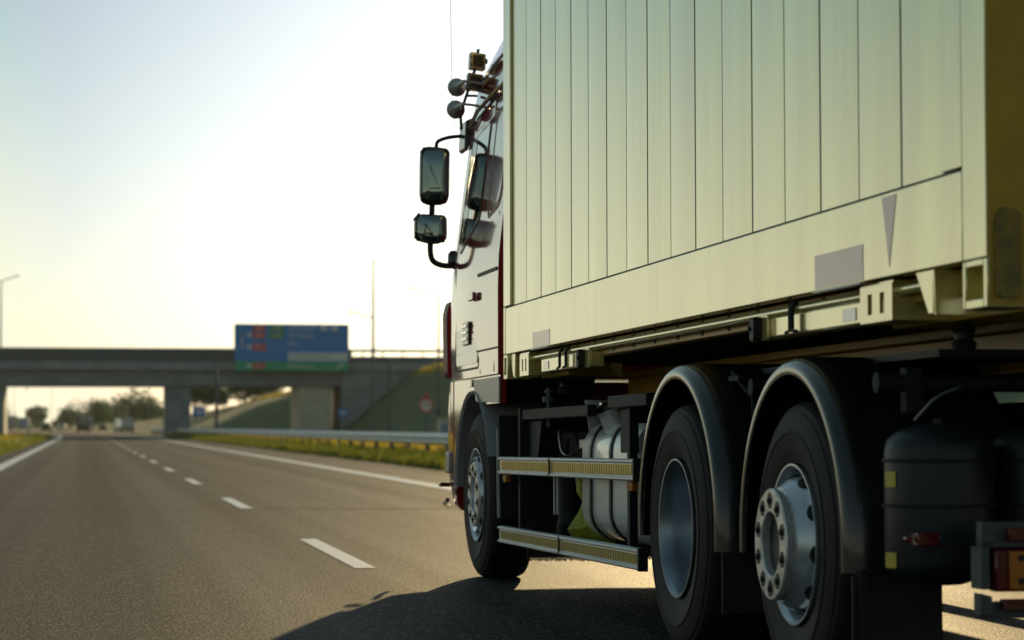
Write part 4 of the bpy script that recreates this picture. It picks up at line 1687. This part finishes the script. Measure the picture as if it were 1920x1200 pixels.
q.cyl((2.93, 12.80, 0.08), (2.875, 12.80, 0.20), 0.060, 0.052, n=24)
P(q, 'filler_neck', 'tank_alu', parent=tk)
q = T()
q.cyl((2.8748, 12.80, 0.2005), (2.864, 12.80, 0.225), 0.060, 0.058, n=24)
q.box(2.84, 2.89, 12.77, 12.83, 0.222, 0.238)
P(q, 'filler_cap', 'plastic_black', parent=tk, bevel=0.002)
# air cylinder, pipes and hi-vis bag behind the guards
q = T()
q.cyl((2.90, 13.85, -0.42), (2.90, 13.85, -0.08), 0.065, n=20)
q.cyl((2.90, 14.0, -0.36), (2.90, 14.0, -0.08), 0.012, n=8)
q.cyl((2.88, 14.1, -0.36), (2.88, 14.1, -0.08), 0.012, n=8)
q.cyl((2.88, 13.9, -0.50), (2.88, 13.9, -0.40), 0.045, n=12)
P(q, 'air_dryer', 'steel_dark')
q = T()
q.cyl((2.875, 14.07, -0.37), (2.875, 14.07, -0.05), 0.007, n=8)
q.cyl((2.875, 14.16, -0.37), (2.875, 14.16, -0.05), 0.007, n=8)
P(q, 'brake_pipe', 'galv')
hb = T()
rn = random.Random(11)
rings_ = []
for k, (w, a, b) in enumerate(((-0.50, 0.10, 0.12), (-0.42, 0.13, 0.16), (-0.30, 0.07, 0.08), (-0.22, 0.10, 0.11), (-0.12, 0.11, 0.13), (-0.06, 0.05, 0.06))):
    rings_.append([(2.95 + a * math.cos(t * math.pi / 6) * (1 + rn.uniform(-.2, .2)), 13.43 + b * math.sin(t * math.pi / 6) * (1 + rn.uniform(-.2, .2)), w + rn.uniform(-.015, .015)) for t in range(12)])
loft(hb, rings_)
hv = hb.build('hi_vis_bag', 'hi_vis', smooth=25)
hv.matrix_world = TR.matrix_world.copy()
hv.location = TR.matrix_world.translation
hv['label'] = 'crumpled yellow-green bag stowed between the guard rails left of the silver tank'
hv['category'] = 'bag'

for pts in ([(2.95, 14.4, 0.10), (2.93, 14.2, -0.05), (2.96, 13.9, -0.02), (3.0, 13.6, 0.12)], [(2.98, 14.3, 0.05), (2.92, 14.05, -0.16), (2.97, 13.7, -0.22), (3.02, 13.3, -0.10)],
            [(3.0, 9.75, 0.30), (2.92, 9.65, 0.22), (2.93, 9.55, 0.05), (3.05, 9.5, -0.15)], [(2.80, 7.9, 0.09), (2.86, 7.8, 0.19), (3.1, 7.75, 0.22), (3.3, 7.8, 0.12)]):
    q = T()
    q.tube(pts, 0.010, n=8, smooth=2)
    P(q, 'air_hose', 'plastic_black')
# --- air tanks at the rear
for vv, uu in ((2.878, 7.90), (3.245, 7.92)):
    q = T()
    q.lathe([(-0.445, 0.0), (-0.44, 0.07), (-0.425, 0.12), (-0.40, 0.170), (-0.37, 0.178), (-0.01, 0.178), (0.025, 0.170), (0.055, 0.135), (0.075, 0.08), (0.083, 0.0)], n=40, c=(vv, uu, 0), axis='z')
    q.cyl((vv, uu, 0.06), (vv, uu, 0.095), 0.016, n=10)
    tk2 = P(q, 'air_tank', 'tank_grey', smooth=50)
    for z in (-0.04, -0.185):
        q = T()
        q.lathe([(z - 0.006, 0.177), (z - 0.006, 0.185), (z + 0.006, 0.185), (z + 0.006, 0.177)], n=40, c=(vv, uu, 0), axis='z', closed=True)
        P(q, 'tank_band', 'steel_dark', parent=tk2, smooth=30)
    if vv < 3:
        q = T()
        for z0, z1 in ((-0.125, -0.075), (-0.385, -0.335)):
            q = T()
            vs = []
            for a in (176, 184, 192, 200):
                for z in (z0, z1):
                    vs.append((vv + 0.1805 * math.cos(R(a)), uu + 0.1805 * math.sin(R(a)), z))
            q.raw(vs, [(0, 1, 3, 2), (2, 3, 5, 4), (4, 5, 7, 6)])
            P(q, 'tank_sticker', 'yellow_sticker', parent=tk2)
q = T()
q.cyl((2.692, 7.70, -0.287), (2.692, 7.66, -0.287), 0.013, n=10)
q.box(2.712, 2.785, 7.64, 7.70, -0.308, -0.266)
q.box(2.72, 2.74, 7.70, 7.76, -0.30, -0.275)
P(q, 'marker_light', 'lens_red', bevel=0.008)

# --- rear lights and under-run bar
UL = 7.38
q = T()
q.prism([(2.823, -0.232), (2.863, -0.258), (2.866, -0.290), (2.823, -0.290)], UL, UL + 0.02, axis='y')
q.box(2.838, 3.40, UL + 0.03, UL + 0.09, -0.305, -0.225)
q.box(2.823, 2.848, UL + 0.003, UL + 0.10, -0.43, -0.30)
P(q, 'light_bracket', 'bracket_grey', bevel=0.004)
q = T()
q.box(2.908, 3.35, UL - 0.005, UL + 0.025, -0.282, -0.243)
P(q, 'rear_reflector', 'lens_red', bevel=0.003)
q = T()
q.box(2.866, 3.30, UL + 0.01, UL + 0.07, -0.438, -0.308)
tl = P(q, 'tail_light', 'lens_red', bevel=0.01)
q = T()
q.box(2.911, 2.983, UL - 0.002, UL + 0.0085, -0.430, -0.314)
P(q, 'indicator_lens', 'lens_amber', parent=tl, bevel=0.002)
q = T()
for z in (-0.335, -0.405):
    q.cyl((2.948, UL - 0.004, z), (2.948, UL - 0.0022, z), 0.011, n=12)
P(q, 'lens_screws', 'nut_dark', parent=tl)
q = T()
q.box(2.888, 5.0, UL - 0.005, UL + 0.03, -0.492, -0.460)
P(q, 'rear_reflector', 'lens_red', bevel=0.003)
q = T()
q.prism([(2.816, -0.44), (2.854, -0.45), (2.856, -0.512), (2.816, -0.512)], UL - 0.004, UL + 0.06, axis='y')
q.box(2.858, 5.03, UL + 0.032, UL + 0.09, -0.520, -0.470)
q.box(3.48, 3.55, UL + 0.03, UL + 0.09, -0.47, -0.09)
q.box(4.30, 4.37, UL + 0.03, UL + 0.09, -0.47, -0.09)
P(q, 'underrun_bar', 'bracket_grey', bevel=0.005)
# right-hand side guards
for (w0, w1) in ((-0.148, -0.046), (-0.548, -0.449)):
    q = T()
    q.box(5.14, 5.18, 11.25, 14.7, w0, w1)
    P(q, 'side_guard', 'alu', bevel=0.004)

# ---------------------------------------------------------------- the container (swap body)
BB = Vector((VC, 10.7, 0.40))
BX = frame('swap_container', BB)
tag(BX, 'pale yellow steel freight container with vertical panels resting on the truck', 'container')


def BM():
    return MB(BB)


def Q(mb, name, mt, bevel=0.0, parent=None, **k):
    o = mb.build(name, mt, BX, bevel=bevel, **k)
    if parent is not None:
        o.parent = parent
        o.location = -parent.location
    return o


UF, UR = 14.52, 6.86
WB, WR_, WT = 0.543, 0.812, 3.30
seams = [13.462, 12.664, 11.841, 11.011, 10.172, 9.319, 8.461, 7.618]
# left wall: bowed steel panels between the seams
edges = [14.295] + seams + [7.23]
for sgn, vv, nm in ((1, VL, 'side_wall'), (-1, VR, 'side_wall')):
    q = BM()
    prof = []
    for a, b in zip(edges[:-1], edges[1:]):
        mid = (a + b) / 2
        for (p0, p1) in (((a, mid), (mid, b)) if a > 7.7 else ((a, b),)):
            g_ = 0.004
            for k in range(9):
                t = k / 8
                u = p0 - g_ + (p1 + g_ - (p0 - g_)) * t
                d = 0.0026 * (1 - (2 * t - 1) ** 2) * (0.6 if p0 == a else 1.0)
                prof.append((u, 0.012 - d + 0.0022 * t * (1 if int(p0 * 10) % 3 else -0.3)))
            dd = 0.018 if p1 == b else 0.0135
            prof += [(p1 + 0.0035, dd + 0.004), (p1 - 0.0035, dd + 0.004)]
    vs, fs = [], []
    zs = [WR_ + 0.004, 1.4, 2.0, 2.6, WT - 0.15]
    for u, d in prof:
        for z in zs:
            vs.append((vv + sgn * d, u, z))
    nz = len(zs)
    for i in range(len(prof) - 1):
        for k in range(nz - 1):
            fs.append((i * nz + k, i * nz + k + 1, (i + 1) * nz + k + 1, (i + 1) * nz + k))
    q.raw(vs, fs)
    Q(q, nm, 'box_yellow', smooth=25)
    q = BM()
    for i, s in enumerate(edges[1:-1]):
        q.box(vv + sgn * 0.0125 - 0.0015, vv + sgn * 0.0125 + 0.004, s - 0.006, s + 0.006, WR_ + 0.004, WT - 0.15)
    for a_, b_ in zip(edges[:-2], edges[1:-1]):
        mm_ = (a_ + b_) / 2
        q.box(vv + sgn * 0.0125 - 0.0012, vv + sgn * 0.0125 + 0.004, mm_ - 0.0022, mm_ + 0.0022, WR_ + 0.004, WT - 0.15)
    Q(q, 'panel_seams', 'box_seam')
    # bottom rail with return lips
    q = BM()
    q.box(min(vv, vv + sgn * 0.06), max(vv, vv + sgn * 0.06), 7.06, 14.464, WB, WR_)
    Q(q, 'bottom_rail', 'box_yellow', bevel=0.004)
    q = BM()
    q.box(min(vv + sgn * 0.003, vv + sgn * 0.012), max(vv + sgn * 0.003, vv + sgn * 0.012), 7.10, 14.464, WR_ + 0.0005, WR_ + 0.006)
    Q(q, 'rail_seam', 'box_seam')
    # corner posts
    for (a, b) in ((UR, 7.225), (14.30, UF)):
        q = BM()
        x0, x1 = sorted((vv - sgn * 0.002, vv + sgn * 0.14))
        if a == UR:
            q.box(x0, x1, a, 7.052, WB, WT)
            q.box(x0 + 0.001 * (sgn > 0), x1, 7.0525, b, WR_ + 0.008, WT)
        else:
            q.box(x0, x1, a + 0.005, b, WR_ + 0.008, WT)
            q.box(x0, x1, 14.470, b, WB, WR_ + 0.0075)
        Q(q, 'corner_post', 'box_yellow', bevel=0.004)
        # hollow corner casting below
        q = BM()
        c0, c1 = (UR, 7.055) if a == UR else (14.40, UF)
        z0 = 0.40
        y0, y1 = sorted((c0, c1))
        q.box(x0, x1, y0, y0 + 0.03, z0, WB - 0.001)
        q.box(x0, x1, y1 - 0.022, y1, z0, WB - 0.001)
        q.box(x0, x1, y0 + 0.0302, y1 - 0.0222, z0, z0 + 0.028)
        q.box(x0, x1, y0 + 0.0302, y1 - 0.0222, WB - 0.022, WB - 0.001)
        xi = sorted((vv + sgn * 0.10, vv + sgn * 0.135))
        q.box(xi[0], xi[1], y0 + 0.0302, y1 - 0.0222, z0 + 0.0282, WB - 0.0222)
        Q(q, 'corner_fitting', 'box_yellow', bevel=0.004)
    q = BM()
    q.box(min(vv, vv + sgn * 0.08), max(vv, vv + sgn * 0.08), 7.23, 14.29, WT - 0.145, WT)
    Q(q, 'top_rail', 'box_yellow', bevel=0.004)

q = BM()
q.box(VL + 0.085, VR - 0.085, 6.95, UF - 0.03, WT - 0.05, WT - 0.02)
Q(q, 'roof', 'box_yellow')
q = BM()
q.box(VL + 0.145, VR - 0.145, UF - 0.05, UF - 0.01, WB, WT - 0.06)
Q(q, 'front_wall', 'box_yellow')
q = BM()
q.box(VL + 0.07, VR - 0.07, 6.95, UF - 0.06, WB + 0.02, WB + 0.06)
uu = 7.4
while uu < 14.3:
    q.box(VL + 0.09, VR - 0.09, uu, uu + 0.05, WB - 0.07, WB + 0.019)
    uu += 0.42
Q(q, 'floor', 'box_under', bevel=0.0)
# rear doors (seen only as a sliver and from other sides)
q = BM()
q.box(VL + 0.145, VC - 0.004, 6.875, 6.93, WB + 0.02, WT - 0.06)
Q(q, 'rear_door', 'box_mustard', bevel=0.006)
q = BM()
q.box(VC + 0.004, VR - 0.145, 6.875, 6.93, WB + 0.02, WT - 0.06)
Q(q, 'rear_door', 'box_mustard', bevel=0.006)
q = BM()
for vv in (VL + 0.4, VL + 0.9, VR - 0.9, VR - 0.4):
    q.cyl((vv, 6.85, WB + 0.05), (vv, 6.85, WT - 0.08), 0.016, n=12)
Q(q, 'locking_bar', 'galv_dark')
for vv, sgn in ((VL, 1), (VR, -1)):
    q = BM()
    a, b = sorted((vv + sgn * 0.004, vv + sgn * 0.138))
    q.box(a, b, 6.853, 6.8585, 0.405, WT - 0.002)
    rp = Q(q, 'rear_post_face', 'box_mustard')
    q = BM()
    q.prism(rounded([(a + 0.012, 0.425), (b - 0.040, 0.425), (b - 0.040, 0.675), (a + 0.030, 0.69), (a + 0.012, 0.65)], 0.02), 6.846, 6.852, axis='y')
    Q(q, 'worn_plate', 'box_worn', parent=rp, bevel=0.002)
# tube and dark lip under the rail
q = BM()
q.cyl((2.70, 7.40, 0.503), (2.70, 13.95, 0.503), 0.017, n=14)
Q(q, 'under_tube', 'box_yellow', smooth=40)
q = BM()
q.box(2.74, 2.80, 7.1, 14.4, 0.462, 0.541)
Q(q, 'rail_lip', 'box_mustard', bevel=0.004)
# stowed leg beams
for (u0, u1) in ((7.78, 9.42), (12.35, 13.62)):
    q = BM()
    q.prism([(2.700, 0.412), (2.694, 0.418), (2.694, 0.485), (2.700, 0.492), (2.76, 0.492), (2.76, 0.412)], u0, u1, axis='y')
    lg = Q(q, 'stowed_leg', 'box_yellow', bevel=0.002)
    ue = u1 if u0 < 8 else u0
    s = -1 if u0 < 8 else 1
    q = BM()
    q.prism(rounded([(min(ue, ue + s * 0.22), 0.406), (max(ue, ue + s * 0.22), 0.406), (max(ue, ue + s * 0.22), 0.50), (min(ue, ue + s * 0.22), 0.50)], 0.01), 2.682, 2.6935)
    Q(q, 'leg_end_plate', 'box_yellow', parent=lg, bevel=0.002)
    q = BM()
    q.prism(rounded([(ue + s * 0.09, 0.404), (ue + s * 0.15, 0.404), (ue + s * 0.15, 0.496), (ue + s * 0.09, 0.496)], 0.02), 2.648, 2.6815)
    q.cyl((2.640, ue + s * 0.10, 0.452), (2.648, ue + s * 0.10, 0.452), 0.010, n=10)
    Q(q, 'leg_lock', 'plastic_matt', parent=lg, bevel=0.006)
    q = BM()
    ul = 8.18 if u0 < 8 else 13.42
    q.box(2.691, 2.6935, ul, ul + 0.14, 0.428, 0.472)
    Q(q, 'label_plate', 'label_white', parent=lg)
for uh, two in ((8.86, True), (13.02, False), (12.86, False)):
    q = BM()
    q.tube([(2.69, uh, 0.53), (2.672, uh, 0.50), (2.672, uh, 0.425)], 0.008 if not two else 0.012, n=8)
    q.tube([(2.672, uh - (0.07 if two else 0.0), 0.42), (2.668, uh, 0.425), (2.672, uh + 0.07, 0.42)], 0.006, n=8)
    Q(q, 'hook', 'plastic_matt')
# guide brackets with two long holes
for (u0, u1) in ((7.74, 8.06), (13.86, 14.12)):
    q = BM()
    hw = (u1 - u0)
    z0, z1 = 0.408, 0.528
    xs = [u0, u0 + hw * 0.24, u0 + hw * 0.38, u0 + hw * 0.62, u0 + hw * 0.76, u1]
    for i in (0, 2, 4):
        q.box(2.668, 2.680, xs[i], xs[i + 1], z0, z1)
    for i in (1, 3):
        q.box(2.668, 2.680, xs[i], xs[i + 1], z0, z0 + 0.026)
        q.box(2.668, 2.680, xs[i], xs[i + 1], z1 - 0.026, z1)
    q.box(2.6802, 3.2, u0, u0 + 0.012, z0, z1)
    q.box(2.6802, 3.2, u1 - 0.012, u1, z0, z1)
    q.box(2.672, 2.76, u0, u1, z1 + 0.0005, z1 + 0.008)
    Q(q, 'guide_bracket', 'box_yellow', bevel=0.0)
# gusset plates
for u0, s in ((7.34, 1), (14.24, 1)):
    q = BM()
    q.prism([(2.668, 0.405), (2.664, 0.54), (2.80, 0.54), (2.80, 0.405)], u0, u0 + 0.012, axis='y')
    q.prism([(u0 + 0.0125, 0.54), (u0 + 0.16, 0.54), (u0 + 0.05, 0.41), (u0 + 0.0125, 0.41)], 2.664, 2.674)
    Q(q, 'gusset', 'box_yellow')
q = BM()
q.box(2.86, 3.1, 7.06, 8.3, 0.404, 0.535)
q.box(2.86, 3.1, 13.7, 14.45, 0.404, 0.535)
q.box(3.36, 3.46, 7.0, 14.4, 0.270, 0.405)
q.box(4.39, 4.49, 7.0, 14.4, 0.270, 0.405)
q.box(3.30, 3.52, 7.0, 14.4, 0.4055, 0.44)
q.box(4.33, 4.55, 7.0, 14.4, 0.4055, 0.44)
Q(q, 'base_beam', 'box_mustard', bevel=0.004)
# faded stickers
q = BM()
q.prism([(7.775, 0.800), (7.635, 0.800), (7.708, 0.575)], VL - 0.0015, VL - 0.0003)
Q(q, 'triangle_sticker', 'sticker_pink')
q = BM()
q.prism([(8.495, 0.550), (7.970, 0.550), (7.970, 0.667), (8.495, 0.667)], VL - 0.0015, VL - 0.0003)
Q(q, 'red_sticker', 'sticker_pink')
q = BM()
q.prism([(13.64, 0.548), (13.17, 0.548), (13.17, 0.632), (13.64, 0.632)], VL - 0.0015, VL - 0.0003)
Q(q, 'red_sticker', 'sticker_pink')
for u0, u1 in ((7.97, 8.495), (13.17, 13.64)):
    q = BM()
    q.box(VL - 0.012, VL + 0.003, u0, u1, WB - 0.006, WB - 0.0005)
    Q(q, 'lashing_strip', 'galv')
# twist locks between truck and container
for u0 in (7.72, 13.98):
    q = T()
    q.lathe([(0.31, 0.0), (0.31, 0.035), (0.335, 0.042), (0.345, 0.03), (0.365, 0.03), (0.375, 0.04), (0.398, 0.022), (0.398, 0)], n=18, c=(2.90, u0, 0), axis='z')
    P(q, 'container_lock', 'nut_dark')

# ---------------------------------------------------------------- haze
HAZE = 0.00004
if HAZE:
    hz = MB()
    hz.box(-900, 900, -60, 1900, -1.5, 34)
    m = bpy.data.materials.new('haze_air')
    m.use_nodes = True
    nt = m.node_tree
    nt.nodes.clear()
    pv = nt.nodes.new('ShaderNodeVolumePrincipled')
    pv.inputs['Color'].default_value = (0.80, 0.86, 0.88, 1)
    pv.inputs['Density'].default_value = HAZE
    pv.inputs['Anisotropy'].default_value = 0.55
    oo = nt.nodes.new('ShaderNodeOutputMaterial')
    nt.links.new(pv.outputs[0], oo.inputs['Volume'])
    MATS['haze_air'] = m
    hb_ = hz.build('haze', 'haze_air', smooth=0)
    hb_['kind'] = 'stuff'
    hb_['label'] = 'pale evening haze in the air over the motorway'
